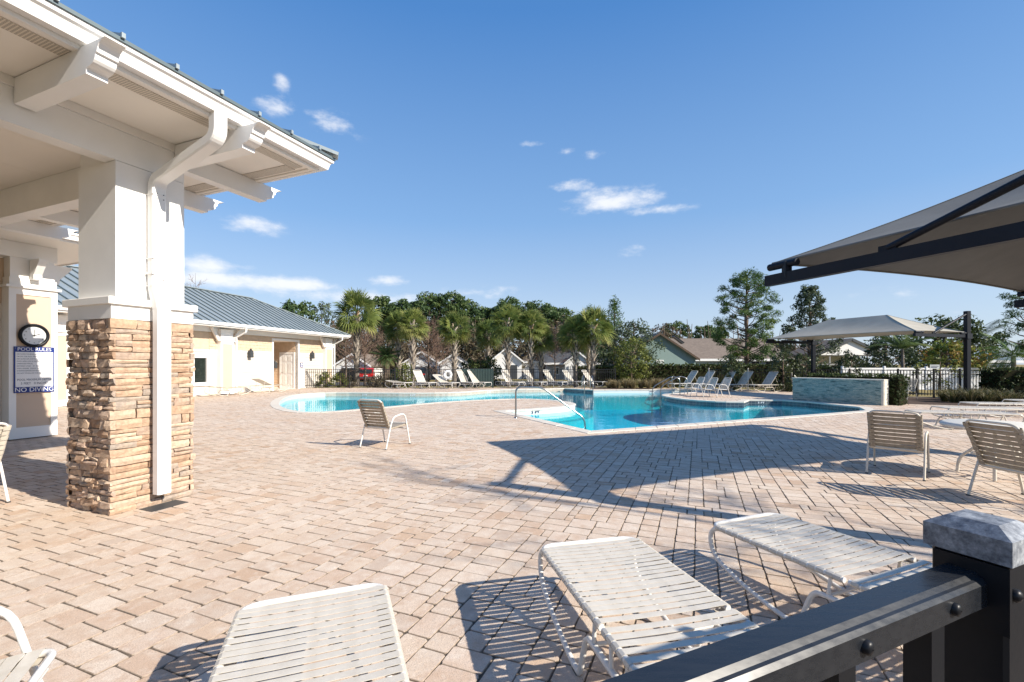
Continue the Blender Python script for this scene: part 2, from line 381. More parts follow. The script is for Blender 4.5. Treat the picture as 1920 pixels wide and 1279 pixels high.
def tilemat(name, ca, cb, mort, s=.15):
    m = Mat(name, .25, 0, .5); mp = N(m.t, 'ShaderNodeMapping'); m.L(m.attr('tint'), mp.inputs[0])
    geo = N(m.t, 'ShaderNodeNewGeometry'); sp = N(m.t, 'ShaderNodeSeparateXYZ'); m.L(geo.outputs['Position'], sp.inputs[0])
    cb2 = N(m.t, 'ShaderNodeCombineXYZ'); m.L(m.attr('tint'), cb2.inputs[0]); m.L(sp.outputs[2], cb2.inputs[1])
    b = N(m.t, 'ShaderNodeTexBrick'); b.offset = 0; b.inputs['Scale'].default_value = 1; b.inputs['Brick Width'].default_value = s; b.inputs['Row Height'].default_value = s; b.inputs['Mortar Size'].default_value = .005
    b.inputs['Color1'].default_value = (*ca,1); b.inputs['Color2'].default_value = (*cb,1); b.inputs['Mortar'].default_value = (*mort,1)
    m.L(cb2.outputs[0], b.inputs['Vector']); m.color(b.outputs['Color'])
tilemat('band_blue_and_shade', (.045,.065,.085), (.085,.11,.13), (.20,.22,.22))
tilemat('band_tan', (.40,.33,.26), (.50,.42,.34), (.55,.50,.44))
# pool water: clear tinted surface with mirror reflections and small waves
m = Mat('pool_water'); t = m.t
fres = N(t, 'ShaderNodeFresnel'); fres.inputs['IOR'].default_value = 1.33
tr = N(t, 'ShaderNodeBsdfTransparent'); tr.inputs[0].default_value = (.17,.85,.97,1)
gl = N(t, 'ShaderNodeBsdfGlossy'); gl.inputs['Roughness'].default_value = .015; gl.inputs[0].default_value = (.95,.98,1,1)
mx = N(t, 'ShaderNodeMixShader'); bp = N(t, 'ShaderNodeBump'); bp.inputs['Strength'].default_value = .35; bp.inputs['Distance'].default_value = .02
nn = mathn(t, 'ADD', m.noise(1.6, 3, .5), mathn(t, 'MULTIPLY', m.noise(7, 3, .5), .35)); m.L(nn, bp.inputs['Height']); m.L(bp.outputs[0], gl.inputs['Normal']); m.L(bp.outputs[0], fres.inputs['Normal'])
geo = N(t, 'ShaderNodeNewGeometry'); m.L(mathn(t, 'ADD', mathn(t, 'MULTIPLY', fres.outputs[0], mathn(t, 'SUBTRACT', 1.0, geo.outputs['Backfacing'])), mathn(t, 'MULTIPLY', geo.outputs['Backfacing'], .05)), mx.inputs[0]); m.L(tr.outputs[0], mx.inputs[1]); m.L(gl.outputs[0], mx.inputs[2]); m.L(mx.outputs[0], m.out.inputs[0])
# pool plaster, brightened in rippling lines is left to the light: only faint mottling here
m = Mat('pool_shell', .7, 0, .2); n = m.noise(3, 4); m.color(m.ramp(n, [(.3,(.17,.64,.75)),(.7,(.25,.72,.82))]))
# shade cloth: knitted, lets some light through
def cloth(name, c):
    m = Mat(name, .9, 0, .1); n = m.noise(2.2, 5); f = m.noise(300, 2)
    cc = m.ramp(n, [(.3, tuple(k*.86 for k in c)), (.7, c)]); m.color(cc)
    tl = N(m.t, 'ShaderNodeBsdfTranslucent'); m.L(cc, tl.inputs[0]); mx = N(m.t, 'ShaderNodeMixShader'); mx.inputs[0].default_value = .05
    m.L(m.b.outputs[0], mx.inputs[1]); m.L(tl.outputs[0], mx.inputs[2]); m.L(mx.outputs[0], m.out.inputs[0]); m.bump(f, .3, .003)
cloth('sail_cloth', (.20,.20,.192))
cloth('sail_cloth_pale', (.42,.395,.34))
# foliage: tint attribute picks the leaf tone
def leaf(name, stops, transl=.3, rough=.55):
    m = Mat(name, rough, 0, .3); c = m.ramp(m.attr(), stops); m.color(c)
    tl = N(m.t, 'ShaderNodeBsdfTranslucent'); m.L(c, tl.inputs[0]); mx = N(m.t, 'ShaderNodeMixShader'); mx.inputs[0].default_value = transl
    m.L(m.b.outputs[0], mx.inputs[1]); m.L(tl.outputs[0], mx.inputs[2]); m.L(mx.outputs[0], m.out.inputs[0])
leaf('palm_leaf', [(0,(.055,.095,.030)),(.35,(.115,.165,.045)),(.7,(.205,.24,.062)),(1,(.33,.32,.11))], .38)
leaf('sago_leaf', [(0,(.045,.085,.03)),(.6,(.09,.14,.045)),(.85,(.22,.17,.05)),(1,(.28,.16,.05))])
leaf('feather_leaf', [(0,(.05,.09,.03)),(.6,(.13,.18,.05)),(1,(.24,.27,.09))])
leaf('pine_leaf', [(0,(.03,.07,.022)),(.5,(.08,.145,.032)),(.85,(.16,.21,.042)),(1,(.21,.25,.055))], .3)
leaf('far_pine_leaf', [(0,(.038,.08,.038)),(.5,(.08,.13,.042)),(1,(.16,.195,.055))], .3)
leaf('oak_leaf', [(0,(.04,.065,.035)),(.6,(.09,.12,.06)),(1,(.16,.19,.09))], .25)
leaf('shrub_leaf', [(0,(.035,.055,.02)),(.6,(.085,.115,.035)),(1,(.18,.20,.055))], .3)
leaf('yellow_leaf', [(0,(.06,.085,.02)),(.5,(.14,.165,.035)),(1,(.26,.26,.06))], .3)
leaf('hedge_leaf', [(0,(.022,.038,.014)),(.6,(.06,.085,.022)),(1,(.17,.19,.045))], .25)
leaf('magnolia_leaf', [(0,(.025,.04,.016)),(.6,(.065,.085,.032)),(1,(.17,.19,.09))], .2, .35)
leaf('brown_leaf', [(0,(.042,.042,.024)),(.45,(.088,.078,.046)),(.7,(.115,.078,.048)),(1,(.085,.115,.04))], .2)
leaf('croton_leaf', [(0,(.05,.10,.02)),(.35,(.15,.20,.04)),(.6,(.26,.24,.05)),(.85,(.33,.15,.05)),(1,(.40,.28,.09))], .3)
leaf('dry_grass', [(0,(.13,.115,.045)),(.5,(.26,.20,.10)),(1,(.42,.34,.20))], .3)
leaf('dark_grass', [(0,(.04,.06,.02)),(.6,(.12,.115,.05)),(1,(.30,.24,.13))], .3)
leaf('turf_tuft', [(0,(.08,.10,.03)),(1,(.30,.27,.11))], .3)
m = Mat('palm_trunk', .95, 0, .1); n = m.noise(9, 6, .65); m.color(m.ramp(n, [(.3,(.12,.10,.085)),(.7,(.24,.21,.18))])).bump(n, .7, .03)
m = Mat('palm_boot', .95, 0, .1); m.color(m.ramp(m.attr(), [(0,(.34,.285,.23)),(.6,(.52,.46,.39)),(1,(.42,.27,.17))]))
m = Mat('bark', .95, 0, .1); n = m.noise(6, 6, .65, None, (1,1,.3)); m.color(m.ramp(n, [(.3,(.085,.062,.048)),(.7,(.20,.155,.12))])).bump(n, .8, .03)
m = Mat('bare_twig', .95, 0, .1); m.color(m.ramp(m.attr(), [(0,(.11,.072,.055)),(1,(.26,.175,.135))]))
# ------------------------------------------------------------------ pool outline
POOL_PX = [(945,771),(1108,808.5),(1625,770),(1612,763.5),(1487,750.5),(1404,750),(1394,753.6),(1350,753),(1317,751.5),(1285,749),(1262,746),(1246,743.2),(1240,740.6),(1250,738.4),(1275,737),(1298,735.5),(1303,733),(1290,730.6),
    (1231,730.7),(1170,731.2),(1112,731.6),(1058,728.4),(1000,730),(945,730.6),(912,731.6),(890,733.5),(868,735.2),(830,736.5),(765,737),(700,736.6),(640,736),(600,736.6),(565,739),(541,743),(527,749),(521,756),(526,763),(541,768.5),(565,772.3),(592,773),(630,771),(717,763.8),(808,755.2),(870,751.2),(912,749.4),
    (967,747.6),(1005,748.4),(1037,750.2),(1062,753),(1077,756.2),(1079,758.2),(1072,760.6),(1058,762.8),(1037,764.9),(1005,767),(975,769)]
POOL = [tuple(G(*p)[:2]) for p in POOL_PX]
def smooth_poly(p, sharp, it=1):
    for _ in range(it):
        q = []; ns = set(); n = len(p)
        for i in range(n):
            a, b = Vector(p[i]), Vector(p[(i+1)%n])
            if i in sharp: ns.add(len(q)); q.append(tuple(a)); 
            else: q.append(tuple(a*.75+Vector(p[i-1])*.25)) ; q.append(tuple(a*.75+b*.25))
        p, sharp = q, ns
    return p
POOL = smooth_poly(POOL, {0,1,2,3,5,6,20,21}, 1)
def offset_poly(p, d):
    n = len(p); out = []
    area = sum(p[i][0]*p[(i+1)%n][1]-p[(i+1)%n][0]*p[i][1] for i in range(n)); sg = 1 if area > 0 else -1
    for i in range(n):
        a, b, c = Vector(p[i-1]), Vector(p[i]), Vector(p[(i+1)%n])
        e1 = (b-a).normalized(); e2 = (c-b).normalized()
        n1 = Vector((e1.y,-e1.x))*sg; n2 = Vector((e2.y,-e2.x))*sg
        bi = (n1+n2); bi = bi.normalized() if bi.length > 1e-4 else n1
        k = 1/max(.45, bi.dot(n1)); out.append(tuple(b+bi*d*k))
    return out
def poly_sheet(name, loops, z, m, parent=None):
    vs = [Vector((x, y, 0)) for lp in loops for x, y in lp]; off = 0; ls = []
    for lp in loops: ls.append([Vector((x, y, 0)) for x, y in lp])
    tris = tessellate_polygon(ls)
    v = [(p.x, p.y, z(p.x, p.y) if callable(z) else z) for p in vs]
    fs = []
    for t in tris:
        a, b, c = (vs[i] for i in t)
        fs.append(tuple(t) if (b-a).cross(c-a).z > 0 else (t[0], t[2], t[1]))
    return mesh(name, v, fs, m, parent)

DECK = [(-30,-7),(27,-7),(27,18.6),(22,19.6),(17.6,21.4),(15.2,25.2),(13.4,27.9),(6.8,29.05),(-30,29.05)]
# ------------------------------------------------------------------ ground
gx = np.array([-3000,-600,-200,-90,-60,-45,-30.2,-15,0,10,20,27.2,36,50,75,120,250,700,3000.]); gy = np.array([-3000,-400,-80,-30,-7.2,5,15,24,29.4,33,38,46,60,90,140,300,900,3200.])
def gz(x, y):
    d = max(0.0, y-29.5, (x-27.5)*.6 if x > 27.5 else 0)
    return -.035 - .7*min(1, d/16)**1.3
gv = [(x, y, gz(x, y)) for y in gy for x in gx]; nx = len(gx); gf = []
for j in range(len(gy)-1):
    for i in range(nx-1):
        cx, cy = (gx[i]+gx[i+1])/2, (gy[j]+gy[j+1])/2
        if -30.2 < cx < 27.2 and -7.2 < cy < 29.4: continue
        gf.append((j*nx+i, j*nx+i+1, (j+1)*nx+i+1, (j+1)*nx+i))
ground = tag(mesh('ground', gv, gf, 'lawn'), kind='structure')
# strip of lawn between the deck's edge and that sheet
tag(poly_sheet('verge', [[(-30.4,-7.4),(27.4,-7.4),(27.4,29.6),(-30.4,29.6)], DECK], -.03, 'lawn'), kind='structure')
deck = tag(poly_sheet('pool_deck', [DECK, POOL], -.0062, 'joint_sand'), kind='structure')
rg = []
for j in range(2): rg += [(-200,47+j*9,-.70),(200,47+j*9,-.70)]
tag(mesh('road', rg, [(0,1,3,2)], 'asphalt'), kind='structure')

# ------------------------------------------------------------------ pavers: courses along U, three lengths, tumbled edges
def paver_layout():
    """three rectangular sizes on a module of 78.5 mm, laid at random without crossing joints; rows run along V"""
    un = .0785; rr = random.Random(3); out = []
    c0 = [(x*U.x+y*U.y, x*V.x+y*V.y) for x, y in ((-30,0),(30,0),(-30,29.4),(30,29.4))]
    a0, a1 = min(q[0] for q in c0), max(q[0] for q in c0); b0, b1 = min(q[1] for q in c0), max(q[1] for q in c0)
    na, nb_ = int((a1-a0)/un)+4, int((b1-b0)/un)+4
    I, J = np.meshgrid(np.arange(na), np.arange(nb_), indexing='ij'); X = (a0+I*un)*U.x+(b0+J*un)*V.x; Y = (a0+I*un)*U.y+(b0+J*un)*V.y
    want = (Y > 0) & (np.abs(X) < 1.16*Y+1.7) & (Y < 29.5); occ = ~want
    occ = [bytearray(r.astype(np.uint8).tobytes()) for r in occ]
    for i in range(na-3):
        row = occ[i]; j = row.find(0)
        while j != -1 and j < nb_-8:
            run = 1
            while run < 6 and not row[j+run]: run += 1
            k = rr.random(); w_ = (3 if k < .46 else 2 if k < .93 else 1)       # extent along V
            if run < w_: w_ = run
            if run-w_ == 1: w_ = run if run <= 3 else 2
            h_ = 2 if (w_ == 3 and rr.random() < .92 or rr.random() < .55) else 3                       # extent along U
            if w_ == 1: h_ = 2
            while any(occ[i+q][j+p] for q in range(h_) for p in range(w_)) and h_ > 1: h_ -= 1
            for q in range(h_):
                for p in range(w_): occ[i+q][j+p] = 1
            out.append((a0+(i+h_/2)*un, b0+(j+w_/2)*un, h_*un, w_*un))
            j = row.find(0, j)
    A = np.array(out); x = A[:,0]*U.x + A[:,1]*V.x; y = A[:,0]*U.y + A[:,1]*V.y
    keep = in_poly(x, y, DECK) & ~((in_poly(x, y, POOL)) | (dist_poly(x, y, POOL) < .225))
    keep &= ~((y > 19) & (x < -14.4+.25*(y-22.7)-1.2))
    return A[keep], x[keep], y[keep]
PA, px_, py_ = paver_layout()
def outline(l, wd, r8, g=.0022):
    hx, hy = l/2-g, wd/2-g; c = .011
    o = [(-hx+c,-hy),(hx-c,-hy),(hx,-hy+c),(hx,hy-c),(hx-c,hy),(-hx+c,hy),(-hx,hy-c),(-hx,-hy+c)]
    return [(x+r8.uniform(-.0045,.0018)*(1 if x > 0 else -1), y+r8.uniform(-.0045,.0018)*(1 if y > 0 else -1)) for x, y in o]
def paver_geo(l, wd, r8):
    o = outline(l, wd, r8); b = .0032
    t = [(x*(1-b*2/l), y*(1-b*2/wd), 0) for x, y in o]
    return t + [(x, y, -.003) for x, y in o] + [(x, y, -.05) for x, y in o]
PF8 = [tuple(range(8))] + [(8+i, 8+(i+1)%8, (i+1)%8, i) for i in range(8)] + [(16+i, 16+(i+1)%8, 8+(i+1)%8, 8+i) for i in range(8)]
ang = math.atan2(U.y, U.x)
order = np.argsort(py_ + np.abs(px_)*.25)
infr = np.array([i for i in order if abs(px_[i]) < 1.15*py_[i] and F*1.5/py_[i]+683 < 1300])
near = infr[:300]; nearset = set(near.tolist())
variants = {}
r8 = random.Random(5)
for i in near:
    key = (round(PA[i,2],4), round(PA[i,3],4))
    if key not in variants:
        variants[key] = []
        for k in range(6):
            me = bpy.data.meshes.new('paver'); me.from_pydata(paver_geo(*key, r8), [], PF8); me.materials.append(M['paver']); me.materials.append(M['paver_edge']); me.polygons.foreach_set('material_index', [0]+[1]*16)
            me.attributes.new('tint', 'FLOAT', 'POINT'); variants[key].append(me)
    o = link('paver', r8.choice(variants[key]), deck); o.location = (px_[i], py_[i], r8.uniform(-.002,.001))
    o.rotation_euler = (r8.uniform(-.007,.007), r8.uniform(-.007,.007), ang+r8.uniform(-.008,.008)+(math.pi if r8.random()<.5 else 0))
def far_pavers():
    vs, fs, tint, mi = [], [], [], []
    for i in range(len(PA)):
        if i in nearset: continue
        l, wd = PA[i,2], PA[i,3]; x0, y0 = px_[i], py_[i]; z0 = r8.uniform(-.0022,.001); tx, ty = r8.uniform(-.008,.008), r8.uniform(-.008,.008); da = r8.uniform(-.008,.008)
        ca, sa = math.cos(ang+da), math.sin(ang+da); tn = r8.random(); b = len(vs)
        if y0 < 9:
            g = paver_geo(l, wd, r8); fl = PF8
        else:
            hx, hy = l/2-.0022, wd/2-.0022; j = lambda: r8.uniform(-.003,.002)
            g = [(sx*(hx-.0015)+j(), sy*(hy-.0015)+j(), 0) for sx, sy in ((-1,-1),(1,-1),(1,1),(-1,1))] + [(sx*hx, sy*hy, -.018) for sx, sy in ((-1,-1),(1,-1),(1,1),(-1,1))]
            fl = [(0,1,2,3),(4,5,1,0),(5,6,2,1),(6,7,3,2),(7,4,0,3)]
        for x, y, z in g: vs.append((x0+x*ca-y*sa, y0+x*sa+y*ca, z0+z+x*tx+y*ty)); tint.append(tn)
        fs += [tuple(k+b for k in q) for q in fl]; mi += [0]+[1]*(len(fl)-1)
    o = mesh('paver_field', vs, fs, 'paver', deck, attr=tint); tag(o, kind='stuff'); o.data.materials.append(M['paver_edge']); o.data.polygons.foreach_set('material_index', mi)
far_pavers()

# ------------------------------------------------------------------ pool: shell, waterline tile, coping stones, water
WL = -.18
pool = thing('swimming_pool', 'free-form swimming pool with pale coping and turquoise water', 'pool', (*POOL[0], 0))
pool_o = Vector((*POOL[0], 0))
def pl(pts): return [(p[0]-pool_o.x, p[1]-pool_o.y, p[2]) for p in pts]
n = len(POOL); IN = POOL
area = sum(POOL[i][0]*POOL[(i+1)%n][1]-POOL[(i+1)%n][0]*POOL[i][1] for i in range(n))
vs = pl([(x, y, -.03) for x, y in IN] + [(x, y, -1.15) for x, y in IN]); fs = []
for i in range(n):
    j = (i+1)%n; q = (i, j, n+j, n+i); fs.append(q if area > 0 else q[::-1])
mesh('pool_wall', vs, fs, 'plaster', pool)
fl = poly_sheet('pool_floor', [[(x-pool_o.x, y-pool_o.y) for x, y in IN]], -1.15, 'pool_shell', pool)
TI = offset_poly(POOL, -.012)
def tile_band(i0, i1, m):
    vs, fs, tint = [], [], []; L = 0
    for k in range(i0, i1+1):
        i = k % n
        if k > i0: L += (Vector(TI[i])-Vector(TI[(k-1)%n])).length
        vs += pl([(*TI[i], -.03), (*TI[i], -.24)]); tint += [L, L]
    for k in range(i1-i0): fs.append((2*k, 2*k+1, 2*k+3, 2*k+2))
    mesh('waterline_tile', vs, fs, m, pool, attr=tint)
iR = max(range(n), key=lambda i: POOL[i][0]); 
iT = min(range(n), key=lambda i: (Vector(POOL[i])-Vector(G(1290,730.6)[:2])).length)
iS = min(range(n), key=lambda i: (Vector(POOL[i])-Vector(G(1112,731.6)[:2])).length); iE = min(range(n), key=lambda i: (Vector(POOL[i])-Vector(G(1058,728.4)[:2])).length)
iP = min(range(n), key=lambda i: (Vector(POOL[i])-Vector(G(600,736.6)[:2])).length)
tile_band(iR, iT, 'band_blue_and_shade'); tile_band(iS, iE, 'band_blue_and_shade'); tile_band(iE, iP, 'band_tan')  # the second run's dark colour paints in the shade on that wall face
# underwater entry ledges round the tip of the little peninsula
iA = min(range(n), key=lambda i: (Vector(POOL[i])-Vector(G(1062,753)[:2])).length)
tip = [POOL[k % n] for k in range(iA, n+1)]
full = offset_poly(POOL, -.34); full2 = offset_poly(POOL, -.68)
for nm, ring, z, sh in (('entry_step', full, -.215, 0), ('entry_step', full2, -.42, 0)):
    inner = [POOL[k % n] for k in range(iA, n)] + [POOL[0]]; outer = [ring[k % n] for k in range(iA, n)] + [Vector(POOL[0])+(Vector(POOL[1])-Vector(POOL[0]))*(.16 if ring is full else .30)]
    vs = pl([(*p, z) for p in inner] + [(*p, z) for p in outer] + [(*p, -1.15) for p in outer]); k = len(inner); fs = []
    for a in range(k-1): fs += [(a, a+1, k+a+1, k+a), (k+a, k+a+1, 2*k+a+1, 2*k+a)]
    mesh(nm, vs, fs, 'plaster', pool)
water = poly_sheet('water', [IN], WL, 'pool_water'); tag(water, kind='structure')
# coping stones, each laid on its own
co_i = offset_poly(POOL, -.022); co_o = offset_poly(POOL, .285)
def coping():
    for i in range(n):
        j = (i+1)%n; a, b, c, d = Vector(co_i[i]), Vector(co_i[j]), Vector(co_o[j]), Vector(co_o[i])
        L = (b-a).length; k = max(1, round(L/.62))
        for s in range(k):
            t0, t1 = s/k, (s+1)/k; g = .004/max(L/k,.05)
            t0 += g*(1/k); t1 -= g*(1/k)
            q = [a.lerp(b,t0), a.lerp(b,t1), d.lerp(c,t1), d.lerp(c,t0)]
            ce = sum(q, Vector((0,0)))/4; z1 = .010+r8.uniform(-.0015,.0015)
            if ce.y > 32: continue
            mb = MB(); top = [ce+(p-ce)*.965 for p in q]
            vs = [(p.x-ce.x, p.y-ce.y, -.045) for p in q]+[(p.x-ce.x, p.y-ce.y, z1-.012) for p in q]+[(p.x-ce.x, p.y-ce.y, z1) for p in top]
            fs = [(8,9,10,11)]+[(r*4+e, r*4+(e+1)%4, r*4+4+(e+1)%4, r*4+4+e) for r in range(2) for e in range(4)]+[(3,2,1,0)]
            if area < 0: fs = [f[::-1] for f in fs]
            mb.add(vs, fs); o = mb.build('coping_stone', 'copings', pool); o.location = (ce.x-pool_o.x, ce.y-pool_o.y, 0)
coping()
# depth marks
def mark(txt, px, py, D, size, face, m='dark_ink'):
    p = P(px, py, D); mat4 = Matrix.Translation((p.x-pool_o.x, p.y-pool_o.y, p.z)) @ Matrix.Rotation(face, 4, 'Z') @ Matrix.Rotation(R(90), 4, 'X')
    text_mesh(txt, size, 'depth_mark', m, pool, mat4, .002)
def on_wall(px, i0, out=.016):     # where the sight line through column px meets the pool wall, on the side facing the camera
    best = None
    for i in range(n):
        a, b = Vector(TI[i]), Vector(TI[(i+1)%n]); k = (px-960)/F
        fa, fb = a.x-k*a.y, b.x-k*b.y
        if fa*fb <= 0 and fa != fb:
            p = a.lerp(b, fa/(fa-fb)); dd = (b-a).normalized(); 
            if dd.x < 0: dd = -dd
            if best is None or abs(p.y-i0) < abs(best[0].y-i0): best = (p, math.atan2(dd.y, dd.x))
    return best
for txt, px, D0, sz, mm in (('3 FT', 1004, 15.0, .19, 'dark_ink'), ('3 FT', 684, 24, .15, 'white_sign'), ('3 FT', 774, 24, .15, 'white_sign'), ('3 FT', 917, 26, .15, 'white_sign'), ('4 FT', 1222, 27, .15, 'dark_ink'), ('5 FT', 1427, 19, .15, 'white_sign')):
    r_ = on_wall(px, D0)
    if r_:
        p, fa = r_; nrm = Vector((math.sin(fa), -math.cos(fa)))*.008
        text_mesh(txt, sz, 'depth_mark', mm, pool, Matrix.Translation((p.x+nrm.x-pool_o.x, p.y+nrm.y-pool_o.y, -.112)) @ Matrix.Rotation(fa, 4, 'Z') @ Matrix.Rotation(R(90), 4, 'X') @ Matrix.Scale(.62, 4, (0,1,0)), .002, 'CENTER', .003)
# ------------------------------------------------------------------ portico: roof corner on a stone and timber pillar
PC = Vector((-3.99, 4.58, 0)); PRZ = math.atan2(U.y, U.x)
por = thing('portico', 'white open portico roof with bracketed eaves on a ledgestone pillar', 'portico', PC, PRZ)
# local x runs along U (away), y along V (left); outside face of the front beam is y = 0, of the back beam x = .66
pil = MB().bb(-.03,.69,-.02,.68,0,1.955).build('pillar_core', 'umber', por)
def stones():
    r = random.Random(21)
    def stone(o, ax, nrm, w_, h_, dep, seed, rough):
        q = random.Random(seed); nx, nz = 4, 3; vs = []; fs = []
        for j in range(nz):
            for i in range(nx):
                fx, fz = i/(nx-1), j/(nz-1); edge = (i in (0,nx-1)) + (j in (0,nz-1))
                e = dep + q.uniform(-rough, rough)*(1 if not edge else .6) - (.008 if edge == 1 else .014 if edge == 2 else 0)
                jx = q.uniform(-.006,.006) if i in (0,nx-1) else q.uniform(-.02,.02); jz = q.uniform(-.005,.005)
                vs.append(ax*(fx-.5)*w_ + ax*jx + Vector((0,0,(fz-.5)*h_+jz)) + nrm*e)
        base = len(vs)
        for j in range(nz):
            for i in range(nx):
                if i in (0,nx-1) or j in (0,nz-1): pass
        ring = [(i,0) for i in range(nx)] + [(nx-1,j) for j in range(1,nz)] + [(i,nz-1) for i in range(nx-2,-1,-1)] + [(0,j) for j in range(nz-2,0,-1)]
        for i, j in ring: vs.append(ax*(i/(nx-1)-.5)*w_ + Vector((0,0,(j/(nz-1)-.5)*h_)))
        for j in range(nz-1):
            for i in range(nx-1): fs.append((j*nx+i, j*nx+i+1, (j+1)*nx+i+1, (j+1)*nx+i))
        m_ = len(ring)
        for k in range(m_):
            a, b = ring[k], ring[(k+1)%m_]; fs.append((a[1]*nx+a[0], base+k, base+(k+1)%m_, b[1]*nx+b[0]))
        ob = mesh('stone', vs, fs, 'ledge_stone', pil, smooth=False); ob.location = o
    # four faces: origin, direction along the face, outward normal, length, roughness
    A = (Vector((-.03,-.02,0)), Vector((1,0,0)), Vector((0,-1,0)), .72, .006)
    B = (Vector((-.03,.68,0)), Vector((0,-1,0)), Vector((-1,0,0)), .70, .020)
    C_ = (Vector((.69,.68,0)), Vector((-1,0,0)), Vector((0,1,0)), .72, .014)
    D_ = (Vector((.69,-.02,0)), Vector((0,1,0)), Vector((1,0,0)), .70, .014)
    for fi, (o, ax, nr, L, rg_) in enumerate((A, B, C_, D_)):
        z = .0; row = 0
        rr = random.Random(77)              # same course heights on every face
        while z < 1.93:
            h = rr.choice([.048,.056,.064,.072,.084,.098]); 
            if z+h > 1.90: h = 1.955-z
            x = 0.0; long_first = (row % 2 == (fi % 2))
            first = True
            while x < L-.001:
                wq = r.choice([.15,.19,.24,.30,.36]) if not (fi == 1) else r.choice([.09,.12,.15,.19,.23])
                if L-x-wq < .08: wq = L-x
                w2 = wq
                ext0 = .045 if (x == 0 and long_first) else 0; ext1 = .045 if (abs(x+wq-L) < 1e-6 and long_first) else 0
                hh = h
                # now and then a course splits into two thin stones
                parts = [(0, hh)] if hh < .08 or r.random() < .72 else [(-hh/4, hh/2), (hh/4, hh/2)]
                for dz, hp in parts:
                    d = r.uniform(.03,.052) if fi in (0,) else r.uniform(.022,.068)
                    cx = x+wq/2+(ext1-ext0)/2
                    stone(o+ax*cx+Vector((0,0,z+h/2+dz)), ax, nr, w2+ext0+ext1-.006, hp-.005, d, r.random(), rg_)
                x += wq; first = False
            z += h; row += 1
stones()
cp = MB(); cp.bb(-.065,.725,-.055,.715,1.957,2.10).build('column_band', 'white_trim', por)
MB().bev(-.10,.76,-.09,.75,2.10,2.172,.006).build('column_ledge', 'white_trim', por)
MB().bb(0,.66,0,.66,2.172,3.555).bb(.012,.648,.19,.648,3.555,3.949).build('column', 'white_paint', por)
X0, X1, Y0, Y1 = -7.0, .66, 0.0, 6.6
MB().bb(X0,X1,Y0,Y0+.185,3.56,3.87).build('front_beam', 'white_paint', por)
MB().bb(X1-.185,X1,Y0+.187,Y1,3.56,3.95).build('back_beam', 'white_paint', por)
MB().bb(X0,X1+.018,Y0-.018,Y0+.185,3.872,3.952).build('beam_trim', 'white_trim', por)
MB().bb(X1,X1+.018,Y0+.187,Y1,3.872,3.952).build('beam_trim', 'white_trim', por)
MB().bb(X0,X0+.185,Y0+.187,Y1,3.56,3.95).build('side_beam', 'white_paint', por)
OV = .97
ex0, ex1, ey0, ey1 = X0-OV, X1+OV, Y0-OV, Y1+OV
# soffit and ceiling boards with open joints
for i, xa in enumerate(np.arange(ex0, ex1-.01, 1.22)):
    xb = min(xa+1.216, ex1)
    for ya, yb in ((ey0, -.02), (-.016, 2.42), (2.424, 4.86), (4.864, ey1)):
        MB().bb(xa, xb, ya, yb, 3.953, 3.966).build('soffit_board', 'soffit', por)
for (xa, xb, ya, yb) in ((ex0+.1, ex1-.11, ey0+.09, ey0+.235), (ex1-.235, ex1-.09, ey0+.24, ey1-.1)):
    MB().bb(xa, xb, ya, yb, 3.947, 3.9515).build('vent_strip', 'vent_strip', por)
MB().bb(ex0,ex1,ey0-.03,ey0,3.93,4.11).build('fascia', 'white_trim', por)
MB().bb(ex1,ex1+.03,ey0-.03,ey1,3.93,4.11).build('fascia', 'white_trim', por)
MB().bb(ex0,ex1-.002,ey0+.002,ey0+.05,3.935,3.951).build('fascia_return', 'soffit', por)
MB().bb(ex1-.05,ex1-.002,ey0+.052,ey1,3.935,3.951).build('fascia_return', 'soffit', por)
gp = [(0,3.965),(.075,3.965),(.082,3.985),(.088,4.02),(.10,4.045),(.122,4.058),(.125,4.066),(.125,4.10),(.116,4.10),(.116,4.07),(0,4.072)]
def gutter_run(name, gp, pts, outs, parent, m='gutter'):
    """profile (out, z) swept along plan points with outward mitre vectors"""
    k = len(gp); vs = [(p[0]+o[0]*q[0], p[1]+o[1]*q[0], q[1]) for p, o in zip(pts, outs) for q in gp]
    fs = [(i*k+a, i*k+(a+1)%k, (i+1)*k+(a+1)%k, (i+1)*k+a) for i in range(len(pts)-1) for a in range(k)]
    fs += [tuple(range(k))[::-1], tuple(range((len(pts)-1)*k, len(pts)*k))]
    return mesh(name, vs, fs, m, parent)
gutter_run('gutter', gp, [(ex0,ey0-.031),(ex1+.031,ey0-.031),(ex1+.031,ey1)], [(0,-1),(1,-1),(1,0)], por)
rx0, rx1, ry0, ry1 = ex0-.05, ex1+.172, ey0-.172, ey1+.05; hw = (ry1-ry0)/2; zr = 4.125+hw*.36; yc = (ry0+ry1)/2
rv = [(rx0,ry0,4.125),(rx1,ry0,4.125),(rx1,ry1,4.125),(rx0,ry1,4.125),(rx0+hw,yc,zr),(rx1-hw,yc,zr)]
rv += [(x,y,z-.03) for x,y,z in rv[:4]]
mesh('roof', rv, [(0,1,5,4),(1,2,5),(2,3,4,5),(3,0,4),(0,6,7,1),(1,7,8,2),(2,8,9,3),(3,9,6,0),(6,9,8,7)], 'seam_roof', por)
for k in range(24):
    x = rx1-.28-k*.41
    if x < rx0+.2: break
    l = min(hw, rx1-x) if x > rx1-hw else min(hw, x-rx0)
    MB().beam((x,ry0-.004,4.138),(x,ry0+l*.98,4.138+l*.98*.36),.018,.034).build('roof_seam', 'metal_roof', por)
    MB().bb(x-.014,x+.014,ry0-.022,ry0+.004,4.118,4.158).build('seam_cap', 'metal_roof', por)
